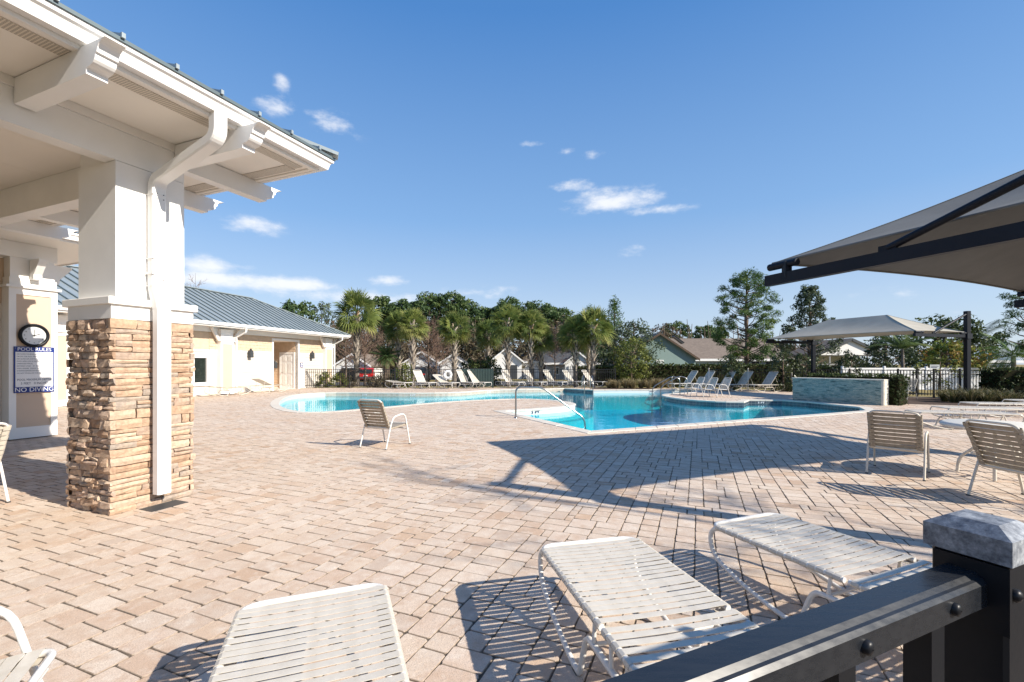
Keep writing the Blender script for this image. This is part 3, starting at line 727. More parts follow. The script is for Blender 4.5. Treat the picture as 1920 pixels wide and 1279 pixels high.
for k in range(14):
    y = ry0+.3+k*.41; l = min(hw, y-ry0 if y < yc else ry1-y)
    MB().beam((rx1+.012,y,4.142),(rx1-l*.98,y,4.142+l*.98*.36),.022,.05).build('roof_seam', 'metal_roof', por)
MB().beam((rx1+.02,ry0-.02,4.16),(rx1-.9,ry0+.9,4.16+.9*.36),.16,.04).build('hip_cap', 'metal_roof', por)
# shaped bracket tails
bp = [(0,3.725),(1.075,3.725),(1.075,3.765),(1.10,3.772)]
bp += [(1.10+.095*math.sin(t), 3.772+.075*(1-math.cos(t))) for t in np.linspace(.2, 1.57, 6)] + [(1.195,3.853),(1.215,3.856)]
bp += [(1.215+.105*(1-math.cos(t)), 3.856+.088*math.sin(t)) for t in np.linspace(.15, 1.57, 6)] + [(0,3.944)]
for x in (-5.83,-4.54,-3.25,-1.96,-.67,.62): MB().prism(bp, (x-.07,-.02,0), (0,-1,0), (0,0,1), (.14,0,0)).build('bracket', 'white_paint', por)
for y in (.10,1.29,2.58,3.87,5.16): MB().prism(bp, (X1+.02,y-.07,0), (1,0,0), (0,0,1), (0,.14,0)).build('bracket', 'white_paint', por)
# downspout
def flat_pipe(path, w_, d_, name, parent, m, xc):
    vs, fs = [], []; L = len(path); c = .014
    sec = [(-w_/2+c,-d_/2),(-.02,-d_/2),(-.014,-d_/2+.007),(.014,-d_/2+.007),(.02,-d_/2),(w_/2-c,-d_/2),(w_/2,-d_/2+c),(w_/2,d_/2-c),(w_/2-c,d_/2),(-w_/2+c,d_/2),(-w_/2,d_/2-c),(-w_/2,-d_/2+c)]; k = len(sec)
    for i, p in enumerate(path):
        a = Vector(path[max(i-1,0)]); b = Vector(path[min(i+1,L-1)]); t = (b-a).normalized(); nr = Vector((t.y,-t.x))
        if i == 0: nr = Vector((nr.x, nr.y))
        for sx, sy in sec: q = Vector(p)-nr*sy*-1; vs.append((xc+sx, q.x, q.y))
    for i in range(L-1):
        for a in range(k): fs.append((i*k+a, i*k+(a+1)%k, (i+1)*k+(a+1)%k, (i+1)*k+a))
    fs += [tuple(range(k)), tuple(range((L-1)*k, L*k))[::-1]]
    return mesh(name, vs, fs, m, parent)
def crimp(pts, a, b): return pts
dp = round_path([(-1.03,3.965,0),(-1.03,3.74,0),(-.11,3.47,0),(-.065,3.40,0),(-.065,2.30,0),(-.155,2.10,0),(-.155,.13,0)], .10, 7)
flat_pipe([(p.x, p.y) for p in dp], .135, .105, 'downspout', por, 'gutter', .34)
for z in (3.30, 2.62, 2.33): MB().bb(.268,.412,-.123,-.009,z-.004,z+.004).build('downspout_joint', 'gutter', por)
MB().bb(.262,.27,-.12,-.004,2.45,2.475).bb(.41,.418,-.12,-.004,2.45,2.475).bb(.262,.418,-.125,-.1185,2.45,2.475).build('downspout_strap', 'gutter', por)
for z in (3.31, 3.26, 2.63, 2.40):
    for dx in (-.03, .035): MB().bb(.34+dx-.004,.34+dx+.004,-.1245,-.1175,z-.004,z+.004).build('screw', 'grey_plastic', por)
MB().bb(.16,.52,-.30,-.08,-.004,.003).build('drain_grate', 'grey_plastic', por)

# ------------------------------------------------------------------ clubhouse wing with the clock pilaster
WP = Vector((-9.83, 8.89, 0))
wing = thing('clubhouse', 'tan clubhouse wing with white pilaster beside the portico', 'building', WP, PRZ)
def framed_panel(x0, x1, z0, z1, yf, t=.095, parent=None):
    pass
def pilaster(parent, x0, x1, yf, dep, zt, split=None):
    """white framed pilaster with tan recessed panels: face at y = yf, going back dep"""
    tr = .105
    MB().bb(x0+.012,x1-.012,yf+.022,yf+dep,.02,zt).build('pilaster_core', 'tan_panel', parent)
    for a, b in ((x0, x0+tr), (x1-tr, x1)): MB().bb(a,b,yf,yf+.05,.02,zt).build('pilaster_stile', 'white_trim', parent)
    for a in (x0, x1-.02): MB().bb(a,a+.02,yf+.05,yf+dep,.02,zt).build('pilaster_side', 'white_trim', parent)
    for z0, z1 in ((.02,.24),(zt-.13,zt)): MB().bb(x0+tr,x1-tr,yf+.002,yf+.05,z0,z1).build('pilaster_rail', 'white_trim', parent)
    MB().bb(x0-.05,x1+.05,yf-.05,yf+dep,zt,zt+.045).build('pilaster_ledge', 'white_trim', parent)
    MB().bb(x0+.01,x1-.01,yf+.01,yf+dep,zt+.045,zt+.20).build('pilaster_cap', 'white_trim', parent)
    MB().bb(x0+.03,x1-.03,yf+.035,yf+dep,zt+.20,zt+.60).build('pilaster_neck', 'white_paint', parent)
pilaster(wing, 0, .73, 0, .5, 3.02)
MB().prism([(0,3.20),(-.13,3.20),(-.15,3.24),(-.15,3.30),(-.36,3.56),(-.36,3.60),(0,3.60)], (.30,0,0), (0,1,0), (0,0,1), (.13,0,0)).build('corbel', 'white_paint', wing)
MB().prism([(0,3.20),(.13,3.20),(.15,3.24),(.15,3.30),(.36,3.56),(.36,3.60),(0,3.60)], (.70,.2,0), (1,0,0), (0,0,1), (0,.13,0)).build('corbel', 'white_paint', wing)
MB().bb(-7,.70,.28,.50,0,2.70).build('wall', 'cream', wing)
for k in range(16): MB().bb(-7,-.003,.262,.28,.02+k*.168,.02+k*.168+.158).build('siding_board', 'cream', wing)
for k in range(6): MB().bb(-7,-.003,.266,.28,2.72+k*.145,2.72+k*.145+.137).build('shingle_course', 'shingle', wing)
MB().bb(-7,.70,.28,.50,2.702,3.60).build('upper_wall', 'shingle', wing)
MB().bb(-7,.73,.0,.30,3.62,3.92).build('porch_beam', 'white_paint', wing)
MB().bb(-7,.60,.50,7.5,0,3.60).build('rear_wall', 'cream', wing)
MB().bb(-7,1.62,-.95,8.4,3.925,3.94).build('soffit', 'soffit', wing)
MB().bb(-7,1.65,-.98,-.95,3.90,4.09).bb(1.62,1.65,-.95,8.4,3.90,4.09).build('fascia', 'white_trim', wing)
gutter_run('gutter', [(a, z-.02) for a, z in gp], [(-7,-.981),(1.651,-.981),(1.651,8.4)], [(0,-1),(1,-1),(1,0)], wing)
h2 = 4.8; wv = [(-7,-1.1,4.10),(1.77,-1.1,4.10),(1.77,8.5,4.10),(-7,8.5,4.10),(-7,3.7,4.10+h2*.45),(1.77-h2,3.7,4.10+h2*.45)]
mesh('roof', wv, [(0,1,5,4),(1,2,5),(2,3,4,5),(0,4,3)], 'metal_roof', wing)
# wall clock
def wall_clock():
    c = thing('wall_clock', 'round black-rimmed wall clock above the blue pool rules sign', 'clock', WP+U*.36+V*(-.003)+Vector((0,0,2.08)), PRZ)
    rot = Matrix.Rotation(R(90), 4, 'X')
    def lat(name, prof, m, n=40):
        mb = MB().lathe(prof, n); mb.v = [tuple(rot @ Vector(v)) for v in mb.v]; return mb.build(name, m, c)
    lat('rim', [(.175,.0),(.235,.0),(.238,.025),(.225,.05),(.20,.052),(.183,.038),(.180,.02)], 'black_paint')
    lat('dial', [(.001,.018),(.182,.018)], 'clock_face')
    for k in range(12):
        a = k*math.pi/6; s = .145
        text_mesh(str(12 if k == 0 else k), .036, 'numeral', 'black_ink', c, Matrix.Translation((s*math.sin(a), -.020, s*math.cos(a))) @ rot, .0005)
    MB().beam((0,-.024,-.02),(.004,-.024,.125),.008,.003,(0,1,0)).build('minute_hand', 'black_ink', c)
    MB().beam((-.02,-.027,-.01),(.085,-.027,.035),.011,.003,(0,1,0)).build('hour_hand', 'black_ink', c)
    lat('glass_pin', [(.001,.032),(.012,.030),(.012,.018)], 'black_ink', 12)
wall_clock()
def pool_sign():
    W_, H_ = .61, .92
    c = thing('pool_rules_sign', 'blue and white pool rules board reading no diving', 'sign', WP+U*.37+V*(-.004)+Vector((0,0,.93)), PRZ)
    MB().bb(-W_/2,W_/2,-.012,0,0,H_).build('board', 'blue_sign', c)
    MB().bb(-W_/2+.022,W_/2-.022,-.015,-.0125,.115,H_-.105).build('white_field', 'white_sign', c)
    rot = Matrix.Rotation(R(90), 4, 'X')
    def T(txt, z, size, m='dark_ink', sx=1.0, x=0, al='CENTER', y=-.0165): text_mesh(txt, size, 'lettering', m, c, Matrix.Translation((x, y, z)) @ rot @ Matrix.Scale(sx, 4, (1,0,0)), .0004, al)
    T('POOL RULES', H_-.052, .098, 'white_sign', .92, 0, 'CENTER', -.0135)
    T('NO DIVING', .056, .122, 'white_sign', .92, 0, 'CENTER', -.0135)
    lines = ['NO FOOD OR BEVERAGES IN THE POOL', 'OR ON THE POOL WET DECK.', 'NO GLASS OR ANIMALS IN THE FENCED', 'POOL AREA (OR 50 FEET FROM', 'UNFENCED POOL).', 'BATHING LOAD:   44   PERSONS', 'POOL HOURS:  DAWN TO DUSK', 'SHOWER BEFORE ENTERING.', 'DO NOT SWALLOW THE POOL WATER.']
    for k, s in enumerate(lines): T(s, H_-.150-k*.0475, .0315, 'dark_ink', .88, -W_/2+.04, 'LEFT')
    T('POOL MAXIMUM DEPTH:', .258, .058, 'dark_ink', .80); T('5 FEET   0 INCHES', .185, .062, 'dark_ink', .85)
    for sx in (-1, 1):
        for z in (.03, H_-.03): MB().box((sx*(W_/2-.02), -.014, z), (.012,.006,.012)).build('screw', 'steel', c)
pool_sign()

# ------------------------------------------------------------------ pool house
BA = math.atan2(.970, .242); PH = Vector((-14.4, 22.7, 0))
ph = thing('pool_house', 'long cream and tan pool house with grey metal hip roof', 'building', PH, BA)
# local x along the front wall (away), y into the building
WE = 8.4; WS = -13.0
def wall_piece(x0, x1, y=0.0, th=.15, z1=3.30):
    if x1-x0 < .02: return
    MB().bb(x0,x1,y,y+th,0,2.10).build('wall', 'cream', ph)
    for k in range(12): MB().prism([(0,0),(-.026,0),(-.006,.172),(0,.172)], (x0,y-.001,.03+k*.173), (0,1,0), (0,0,1), (x1-x0,0,0)).build('siding_board', 'cream', ph)
    MB().bb(x0,x1,y-.032,y+th-.004,2.112,2.20).build('band_board', 'white_trim', ph)
    MB().bb(x0,x1,y,y+th,2.204,z1).build('upper_wall', 'shingle', ph)
    for k in range(7):
        z = 2.21+k*.155; 
        if z > z1-.05: break
        xx = x0; rr = random.Random(k*31+int(x0*10))
        mb = MB()
        while xx < x1-.01:
            l = min(rr.uniform(.12,.22), x1-xx); d = rr.uniform(.016,.026)
            mb.prism([(0,0),(-d,0),(-.004,.15),(0,.15)], (xx+.003,y-.001,z+rr.uniform(-.006,.006)), (0,1,0), (0,0,1), (l-.006,0,0)); xx += l
        mb.build('shingle_course', 'shingle', ph)
DX0, DX1 = 3.30, 5.30              # recessed doorway
wall_piece(WS, -1.75); wall_piece(-.80, DX0); wall_piece(DX1, WE)
# window bay with frame, sill, pane, wall above and below
MB().bb(-1.745,-.805,.0,.15,0,.52).build('wall', 'cream', ph); MB().bb(-1.745,-.805,.0,.15,1.95,2.108).build('wall', 'cream', ph)
MB().bb(-1.745,-.805,-.032,.146,2.112,2.20).build('band_board', 'white_trim', ph); MB().bb(-1.745,-.805,0,.15,2.204,3.30).build('upper_wall', 'shingle', ph)
win = MB().bb(-1.745,-1.60,-.045,.10,.52,1.95).bb(-.95,-.805,-.045,.10,.52,1.95).bb(-1.60,-.95,-.045,.10,1.80,1.95).bb(-1.60,-.95,-.045,.10,.52,.64).build('window_frame', 'window_trim', ph)
MB().bb(-1.60,-.95,.03,.045,.64,1.80).build('pane', 'glass', win)
MB().bb(-1.80,-.75,-.075,-.046,.48,.53).build('sill', 'window_trim', win)
# doorway
MB().bb(DX0-.11,DX0,-.05,.15,0,2.86).bb(DX1,DX1+.11,-.05,.15,0,2.86).bb(DX0-.11,DX1+.11,-.05,.15,2.862,2.98).build('doorway_trim', 'white_trim', ph)
MB().bb(DX0-.11,DX1+.11,.0,.15,2.982,3.30).build('upper_wall', 'shingle', ph)
RD = 1.9
MB().bb(DX0-.12,DX0-.002,.152,RD,0,3.0).build('recess_wall', 'tan_panel', ph); MB().bb(DX1+.002,DX1+.12,.152,RD,0,3.0).build('recess_wall', 'shingle', ph)
MB().bb(DX0,DX1,RD,RD+.12,0,3.0).build('recess_wall', 'tan_panel', ph); MB().bb(DX0,DX1,.152,RD,2.87,2.99).build('recess_ceiling', 'soffit', ph)
dy = .72
for k in range(16):
    for ya, yb in ((.16, dy-.56), (dy+.56, RD)) if k < 13 else ((.16, RD),): MB().prism([(0,0),(-.02,0),(-.005,.17),(0,.17)], (DX1+.001,ya,.03+k*.172), (1,0,0), (0,0,1), (0,yb-ya,0)).build('siding_board', 'shingle', ph)
MB().bb(DX1-.055,DX1-.001,dy-.55,dy-.44,0,2.12).bb(DX1-.055,DX1-.001,dy+.44,dy+.55,0,2.12).bb(DX1-.055,DX1-.001,dy-.55,dy+.55,2.122,2.24).build('door_trim', 'white_trim', ph)
door = MB().bb(DX1-.040,DX1-.003,dy-.435,dy+.435,.02,2.115).build('door', 'white_paint', ph)
for sy in (-.21, .21):
    for z0, z1 in ((.22,.80),(.95,1.55),(1.70,1.98)): MB().bb(DX1-.052,DX1-.0405,dy+sy-.13,dy+sy+.13,z0,z1).build('door_panel', 'white_trim', door)
MB().tube([(DX1-.05,dy+.36,1.0),(DX1-.10,dy+.36,1.0),(DX1-.10,dy+.25,1.0)], .014, 8).build('handle', 'steel', door)
# pilasters
for x0 in (-.35-.05, 7.62): pilaster(ph, x0, x0+.78, -.28, .30, 2.62)
pilaster(ph, -7.4, -6.62, -.28, .30, 2.62)
EZ = 3.46
MB().bb(WS,WE+.0,.152,6.5,0,.03).build('floor_slab', 'copings', ph)
MB().bb(WE-.15,WE,.15,6.5,0,3.3).build('end_wall', 'cream', ph); MB().bb(WS,WE,6.5,6.65,0,3.3).build('rear_wall', 'cream', ph); MB().bb(WS,WS+.15,.15,6.5,0,3.3).build('end_wall', 'cream', ph)
MB().bb(WS-.8,WE+.85,-.85,7.4,3.302,3.318).build('soffit', 'soffit', ph)
MB().bb(WS-.8,WE+.88,-.88,-.85,3.28,EZ).bb(WE+.85,WE+.88,-.85,7.4,3.28,EZ).build('fascia', 'white_trim', ph)
MB().bb(WS,WE-.15,-.06,-.035,3.06,3.30).build('frieze_board', 'white_trim', ph)
gutter_run('gutter', [(a, z-4.10+EZ+.02) for a, z in gp], [(WS-.8,-.881),(WE+.881,-.881),(WE+.881,7.4)], [(0,-1),(1,-1),(1,0)], ph)
q0, q1, y0_, y1_ = WS-.9, WE+.99, -.99, 7.45; hh_ = (y1_-y0_)/2; zz = EZ+hh_*.51; ym = (y0_+y1_)/2
roof = mesh('roof', [(q0,y0_,EZ+.01),(q1,y0_,EZ+.01),(q1,y1_,EZ+.01),(q0,y1_,EZ+.01),(q0+hh_,ym,zz),(q1-hh_,ym,zz)], [(0,1,5,4),(1,2,5),(2,3,4,5),(3,0,4)], 'metal_roof', ph)
k = 0; x = q1-.25
while x > q0+.2:
    l = min(hh_, q1-x, x-q0); MB().beam((x,y0_,EZ+.03),(x,y0_+l*.99,EZ+.03+l*.99*.51),.035,.05).build('roof_seam', 'seam_roof', roof); x -= .43
for k in range(9):
    y = y0_+.3+k*.43; l = y-y0_
    MB().beam((q1,y,EZ+.03),(q1-l*.99,y,EZ+.03+l*.99*.51),.035,.05).build('roof_seam', 'seam_roof', roof)
MB().beam((q1,y0_,EZ+.04),(q1-hh_,ym,zz+.03),.16,.04).build('hip_cap', 'metal_roof', roof); MB().beam((q0+hh_,ym,zz+.03),(q1-hh_,ym,zz+.03),.2,.05).build('ridge_cap', 'metal_roof', roof)
# downspouts at the pilasters, with knee braces under the eave
for x0 in (-.40, 7.62):
    dp = round_path([(x0+.86,-.93,3.33),(x0+.86,-.93,3.12),(x0+.86,-.33,2.86),(x0+.86,-.33,.08)], .08, 4)
    MB().tube(dp, .045, 8).build('downspout', 'gutter', ph)
    for s in (-.04, .80): MB().prism([(0,2.66),(.08,2.66),(.42,3.20),(.42,3.29),(.34,3.29),(0,2.80)], (x0+s,-.29 if 0 else -.25,0), (-1 if s < 0 else 1,0,0), (0,0,1), (0,.10,0)).build('knee_brace', 'white_trim', ph)
def lantern(loc, rz, label):
    c = thing('wall_lantern', label, 'lantern', loc, rz)
    MB().bb(-.07,.07,-.03,0,-.12,.12).build('backplate', 'grey_plastic', c)
    MB().prism([(-.10,-.20),(.10,-.20),(.10,.12),(.06,.18),(-.06,.18),(-.10,.12)], (0,-.22,0), (1,0,0), (0,0,1), (0,.19,0)).build('housing', 'grey_plastic', c)
    MB().prism([(-.05,.18),(.05,.18),(.0,.28)], (0,-.18,0), (1,0,0), (0,0,1), (0,.10,0)).build('cap', 'grey_plastic', c)
def phw(x, y, z): return PH + Matrix.Rotation(BA, 3, 'Z') @ Vector((x, y, z))
lantern(phw(1.55,-.03,2.05), BA, 'dark wall lantern on the siding between window and doorway')
lantern(phw(6.45,-.03,2.05), BA, 'dark boxy lantern on the siding right of the doorway')
lantern(phw(DX1-.02,1.52,1.45), BA-R(90), 'small dark lantern inside the recessed doorway beside the door')
sg = thing('door_sign', 'small dark blue plate on the wall right of the recessed doorway', 'sign', phw(5.62,-.028,1.45), BA)
MB().bb(-.11,.11,-.01,0,-.15,.15).build('plate', 'blue_sign', sg); MB().bb(-.06,.06,-.013,-.0105,-.02,.10).build('pictogram', 'white_sign', sg); MB().bb(-.07,.07,-.013,-.0105,-.10,-.06).build('pictogram', 'white_sign', sg)
# ------------------------------------------------------------------ leaf clouds
def leaf_cloud(centers, radii, n_per, size, seed=0, flat=1.0, aspect=.5, lo=0, hi=1, shell=.5, up=0.0):
    """leaf-sized quads spread through clumps; returns verts, faces, tint"""
    g = np.random.default_rng(seed); C = np.asarray(centers, float); Rr = np.asarray(radii, float).reshape(-1)
    if Rr.size == 1: Rr = np.full(len(C), Rr[0])
    idx = np.repeat(np.arange(len(C)), n_per); n = len(idx)
    d = g.normal(size=(n,3)); d /= np.linalg.norm(d, axis=1)[:,None]
    r = (shell + (1-shell)*g.random(n)**.5) * np.where(g.random(n) < .18, g.random(n), 1)
    pos = C[idx] + d*(Rr[idx]*r)[:,None]*np.array([1,1,flat])
    nr = d + g.normal(size=(n,3))*.8; nr[:,2] += up; nr /= np.linalg.norm(nr, axis=1)[:,None]
    t = np.cross(nr, g.normal(size=(n,3))); t /= np.linalg.norm(t, axis=1)[:,None]; b = np.cross(nr, t)
    s = size*(.6+.8*g.random(n))[:,None]
    v = np.stack([pos-t*s, pos+b*s*aspect, pos+t*s, pos-b*s*aspect], 1).reshape(-1,3)
    f = np.arange(4*n).reshape(-1,4)
    clump = g.random(len(C))[idx]
    tint = np.clip(lo + (hi-lo)*(.45*clump + .4*g.random(n) + .15*d[:,2]*.5+.05), 0, 1)
    return v, f, np.repeat(tint, 4)
def ident(o): return o

# ------------------------------------------------------------------ fountain wall with a clipped hedge behind
FW0, FW1 = G(1487,750), G(1657,760.6)
fd = (FW1-FW0); FL = fd.length; frz = math.atan2(fd.y, fd.x)
fw = thing('fountain_wall', 'low wall clad in green slate mosaic beside the pool', 'wall', FW0, frz)
MB().bb(0,FL,.002,.40,-.02,.905).build('wall_core', 'stone_cap', fw)
MB().bb(-.006,FL-.07,-.028,.0,-.02,.904).build('mosaic_face', 'slate_mosaic', fw)
for k in range(9): MB().bev(FL-.068,FL+.006,-.03,.0,.0+k*.1,.098+k*.1,.004).build('edge_stone', 'stone_cap', fw)
for k in range(9):
    MB().bb(FL,FL+.02,.002,.20,.002+k*.1,.098+k*.1).build('end_stone', 'stone_cap', fw); MB().bb(FL,FL+.02,.204,.398,.002+k*.1,.098+k*.1).build('end_stone', 'stone_cap', fw)
for k in range(5): MB().bev(-.03+k*(FL+.06)/5,-.03+(k+1)*(FL+.06)/5-.004,-.05,.43,.906,.945,.006).build('cap_stone', 'stone_cap', fw)
def box_hedge(name, label, loc, rz, L, Wd, H, m, dens, size, seed, group=None, hcore='umber'):
    h = thing(name, label, 'hedge', loc, rz, group)
    g = np.random.default_rng(seed); A = [(L*H,'f'),(L*H,'b'),(L*Wd,'t'),(Wd*H,'l'),(Wd*H,'r')]; pts = []
    for a, k in A:
        n = max(4, int(a*dens)); p = np.zeros((n,3)); u_, v_ = g.random(n), g.random(n)
        if k in 'fb': p[:,0]=u_*L; p[:,1]=0 if k=='f' else Wd; p[:,2]=v_*H
        elif k == 't': p[:,0]=u_*L; p[:,1]=v_*Wd; p[:,2]=H
        else: p[:,0]=0 if k=='l' else L; p[:,1]=u_*Wd; p[:,2]=v_*H
        pts.append(p)
    C = np.concatenate(pts); C += g.normal(size=C.shape)*.035; C[:,2] = np.clip(C[:,2], .04, 9)
    v, f, t = leaf_cloud(C, .05, 7, size, seed, 1, .55, 0, 1, .2, .4)
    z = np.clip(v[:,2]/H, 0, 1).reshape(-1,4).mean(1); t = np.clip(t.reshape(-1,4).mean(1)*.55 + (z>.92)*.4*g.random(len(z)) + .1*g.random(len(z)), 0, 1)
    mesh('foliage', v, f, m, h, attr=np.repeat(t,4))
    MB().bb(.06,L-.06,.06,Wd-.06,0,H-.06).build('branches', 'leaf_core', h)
    return h
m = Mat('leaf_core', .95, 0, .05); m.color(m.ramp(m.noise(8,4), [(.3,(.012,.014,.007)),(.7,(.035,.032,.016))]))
hp = FW0 + Matrix.Rotation(frz, 3, 'Z') @ Vector((.3,.46,0))
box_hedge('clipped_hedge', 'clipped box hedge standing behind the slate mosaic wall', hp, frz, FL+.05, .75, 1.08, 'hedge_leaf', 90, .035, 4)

# ------------------------------------------------------------------ cantilever shade sails
def shade_sail(name, label, posts, tips, zt, mast, apex_dz, mcl, post_r=.085, arm_w=.10, arm_h=.15, drop=.24, lowmast=None, tie_at=.40):
    s = thing(name, label, 'shade sail', (posts[0].x, posts[0].y, 0)); o = Vector((posts[0].x, posts[0].y, 0))
    fab = []
    for i, (p, q) in enumerate(zip(posts, tips)):
        p, q = Vector((p.x,p.y,0))-o, Vector((q.x,q.y,0))-o; d = (q-p).normalized(); za = zt-drop
        mh = mast if not lowmast or i == 0 else lowmast
        MB().bev(p.x-post_r,p.x+post_r,p.y-post_r,p.y+post_r,0,mh,.012).build('mast', 'sail_steel', s)
        MB().bb(p.x-.16,p.x+.16,p.y-.16,p.y+.16,0,.025).build('base_plate', 'sail_steel', s)
        arm = MB().beam(p-d*.12+Vector((0,0,za)), q+d*.06+Vector((0,0,za)), arm_w, arm_h).build('arm', 'sail_steel', s)
        MB().beam(p-d*.16+Vector((0,0,za)), p+d*.16+Vector((0,0,za)), arm_w+.10, arm_h+.10).build('clamp', 'sail_steel', arm)
        a = p+(q-p)*(1-tie_at); MB().tube([a+Vector((0,0,za+arm_h/2+.03)), p+Vector((0,0,mh-.1))], .042, 10).build('tie_rod', 'sail_steel', s)
        MB().beam(a-d*.09+Vector((0,0,za+arm_h/2+.02)), a+d*.09+Vector((0,0,za+arm_h/2+.02)), .05,.09).build('tie_lug', 'sail_steel', arm)
        for c, inw in ((q, -d), (p, d)):
            MB().beam(c+inw*.26+Vector((0,0,za)), c+inw*.26+Vector((0,0,zt-.02)), .09,.09,(0,1,0)).build('standoff', 'sail_steel', s)
            MB().tube([c+inw*.42+Vector((0,0,zt-.05)), c+inw*-.02+Vector((0,0,zt-.05))], .05, 10).build('rafter_end', 'sail_steel', s)
            fab.append(c+inw*.03+Vector((0,0,zt)))
    q0, p0, q1, p1 = fab
    cor = [p0, q0, q1, p1]; mid = sum(cor, Vector())/4
    ridge = (q1-q0).normalized(); RL = max(.02,((q1-q0).length-(q0-p0).length)*.5*.75); ap = [mid-ridge*RL+Vector((0,0,apex_dz)), mid+ridge*RL+Vector((0,0,apex_dz))]
    # four fabric panels with rims pulled into curves by their cables
    def panel(a, b, c, d, sag):
        n_, m_ = 18, 10; vs, fs = [], []
        for j in range(m_+1):
            t = j/m_
            for i in range(n_+1):
                s_ = i/n_; rim = a.lerp(b, s_); inn = (mid - (a+b)/2); inn.z = 0; inn = inn.normalized()
                rim = rim + inn*(sag*4*s_*(1-s_)) + Vector((0,0,apex_dz*.04*4*s_*(1-s_)))
                top = d.lerp(c, s_); p = rim.lerp(top, t); p.z -= .10*apex_dz*math.sin(math.pi*t)*(.4+2.4*s_*(1-s_)); vs.append(p)
        for j in range(m_):
            for i in range(n_): k = j*(n_+1)+i; fs.append((k,k+1,k+n_+2,k+n_+1))
        return vs, fs
    A, B_, C_, D_ = cor
    mb = MB()
    for a, b, c, d, sg in ((A,B_,ap[0],ap[0],.14),(B_,C_,ap[1],ap[0],.14),(C_,D_,ap[1],ap[1],.14),(D_,A,ap[0],ap[1],.14)):
        v, f = panel(a,b,c,d,sg); mb.add(v, f, True)
        rim = v[:19]; mb.tube(rim, .018, 6)
    mb.build('canopy', mcl, s)
    for a, t in ((A,ap[0]),(B_,ap[0]),(C_,ap[1]),(D_,ap[1])): MB().tube([a.lerp(t,q_/8)+Vector((0,0,.004-.04*apex_dz*math.sin(math.pi*q_/8))) for q_ in range(9)], .007, 5).build('seam', mcl, s)
    return s
T1 = Vector((3.75,6.60,0)); M1 = Vector((5.03,2.99,0)); T2 = Vector((10.15,9.10,0)); M2 = T2+(M1-T1)
near_sail = shade_sail('shade_sail', 'large grey-brown cantilever shade sail on dark steel arms over the near deck', [M1, M2], [T1, T2], 2.95, 3.66, 1.02, 'sail_cloth')
fR, fF, fL_, fB = Vector((18.5,18.5,0)), Vector((15.55,17.55,0)), Vector((13.2,23.5,0)), Vector((16.15,24.4,0))
far_sail = shade_sail('shade_sail', 'pale beige cantilever shade sail standing behind the slate mosaic wall', [fR, fB], [fF, fL_], 2.80, 3.66, .85, 'sail_cloth_pale', .085, .10, .12, .16, 2.75, .35)

# ------------------------------------------------------------------ strap loungers
def strap_geo(half, wd, th=.0022, sag=.006, r=.0165, under=.05):
    """one vinyl strap laid across two rails (along y) and lapped under them"""
    prof = []
    for k in range(5): a = -math.pi/2 - k*math.pi/4 * 1.0; prof.append((-half + (r+th)*math.cos(a), (r+th)*math.sin(a)))
    pts = [(-half+under, -(r+th*.5))] + prof
    n_ = 6
    for k in range(1, n_): s = k/n_; pts.append((-half+2*half*s, r+th-sag*4*s*(1-s)))
    for k in range(5): a = math.pi/2 - k*math.pi/4; pts.append((half+(r+th)*math.cos(a), (r+th)*math.sin(a)))
    pts.append((half-under, -(r+th*.5)))
    vs, fs = [], []; hw_ = wd/2
    for y, z in pts: vs += [(-hw_, y, z), (hw_, y, z)]
    L = len(pts)
    # inner skin
    cy, cz = 0, 0
    for i, (y, z) in enumerate(pts):
        a = pts[max(i-1,0)]; b = pts[min(i+1,L-1)]; t = Vector((b[0]-a[0], b[1]-a[1])).normalized(); nrm = Vector((t.y, -t.x))
        vs += [(-hw_, y+nrm.x*th, z+nrm.y*th), (hw_, y+nrm.x*th, z+nrm.y*th)]
    for i in range(L-1):
        fs += [(2*i, 2*i+1, 2*i+3, 2*i+2), (2*L+2*i, 2*L+2*i+2, 2*L+2*i+3, 2*L+2*i+1), (2*i, 2*i+2, 2*L+2*i+2, 2*L+2*i), (2*i+1, 2*L+2*i+1, 2*L+2*i+3, 2*i+3)]
    return vs, fs
_strap = {}
def strap_mesh(half, wd, m):
    k = (round(half,3), round(wd,3), m)
    if k not in _strap:
        v, f = strap_geo(half, wd); me = bpy.data.meshes.new('strap'); me.from_pydata(v, [], f); me.materials.append(M[m]); _strap[k] = me
    return _strap[k]
def hoop(x0, x1, half, z, r=.014, ang=0, piv=0, rad=.09, closed=True):
    pts = [(x0,-half,z),(x0,half,z),(x1,half,z),(x1,-half,z)]
    def ro(p):
        x, y, zz = p; dx = x-piv; return (piv+dx*math.cos(ang), y, zz+abs(dx)*math.sin(ang)) if ang else p
    full = []
    P4 = [Vector(p) for p in pts]
    for i in range(4):
        a, b, c = P4[i-1], P4[i], P4[(i+1)%4]; p0, p2 = b+(a-b).normalized()*rad, b+(c-b).normalized()*rad
        for k in range(6): t = k/5; full.append(p0*(1-t)**2+b*2*t*(1-t)+p2*t*t)
    return [Vector(ro(p)) for p in full]
LEN, HALF, ZR, HINGE = 1.93, .315, .375, .90
LEG = [(.10,.374),(.045,.362),(.008,.32),(.006,.25),(.035,.19),(.09,.145),(.28,.072),(.52,.018),(.60,.014),(.645,.03),(.70,.18),(.735,.235),(.80,.25),(1.12,.25),(1.185,.235),(1.22,.18),(1.275,.03),(1.32,.014),(1.40,.018),(1.64,.072),(1.84,.145),(1.895,.19),(1.924,.25),(1.922,.32),(1.885,.362),(1.83,.374)]
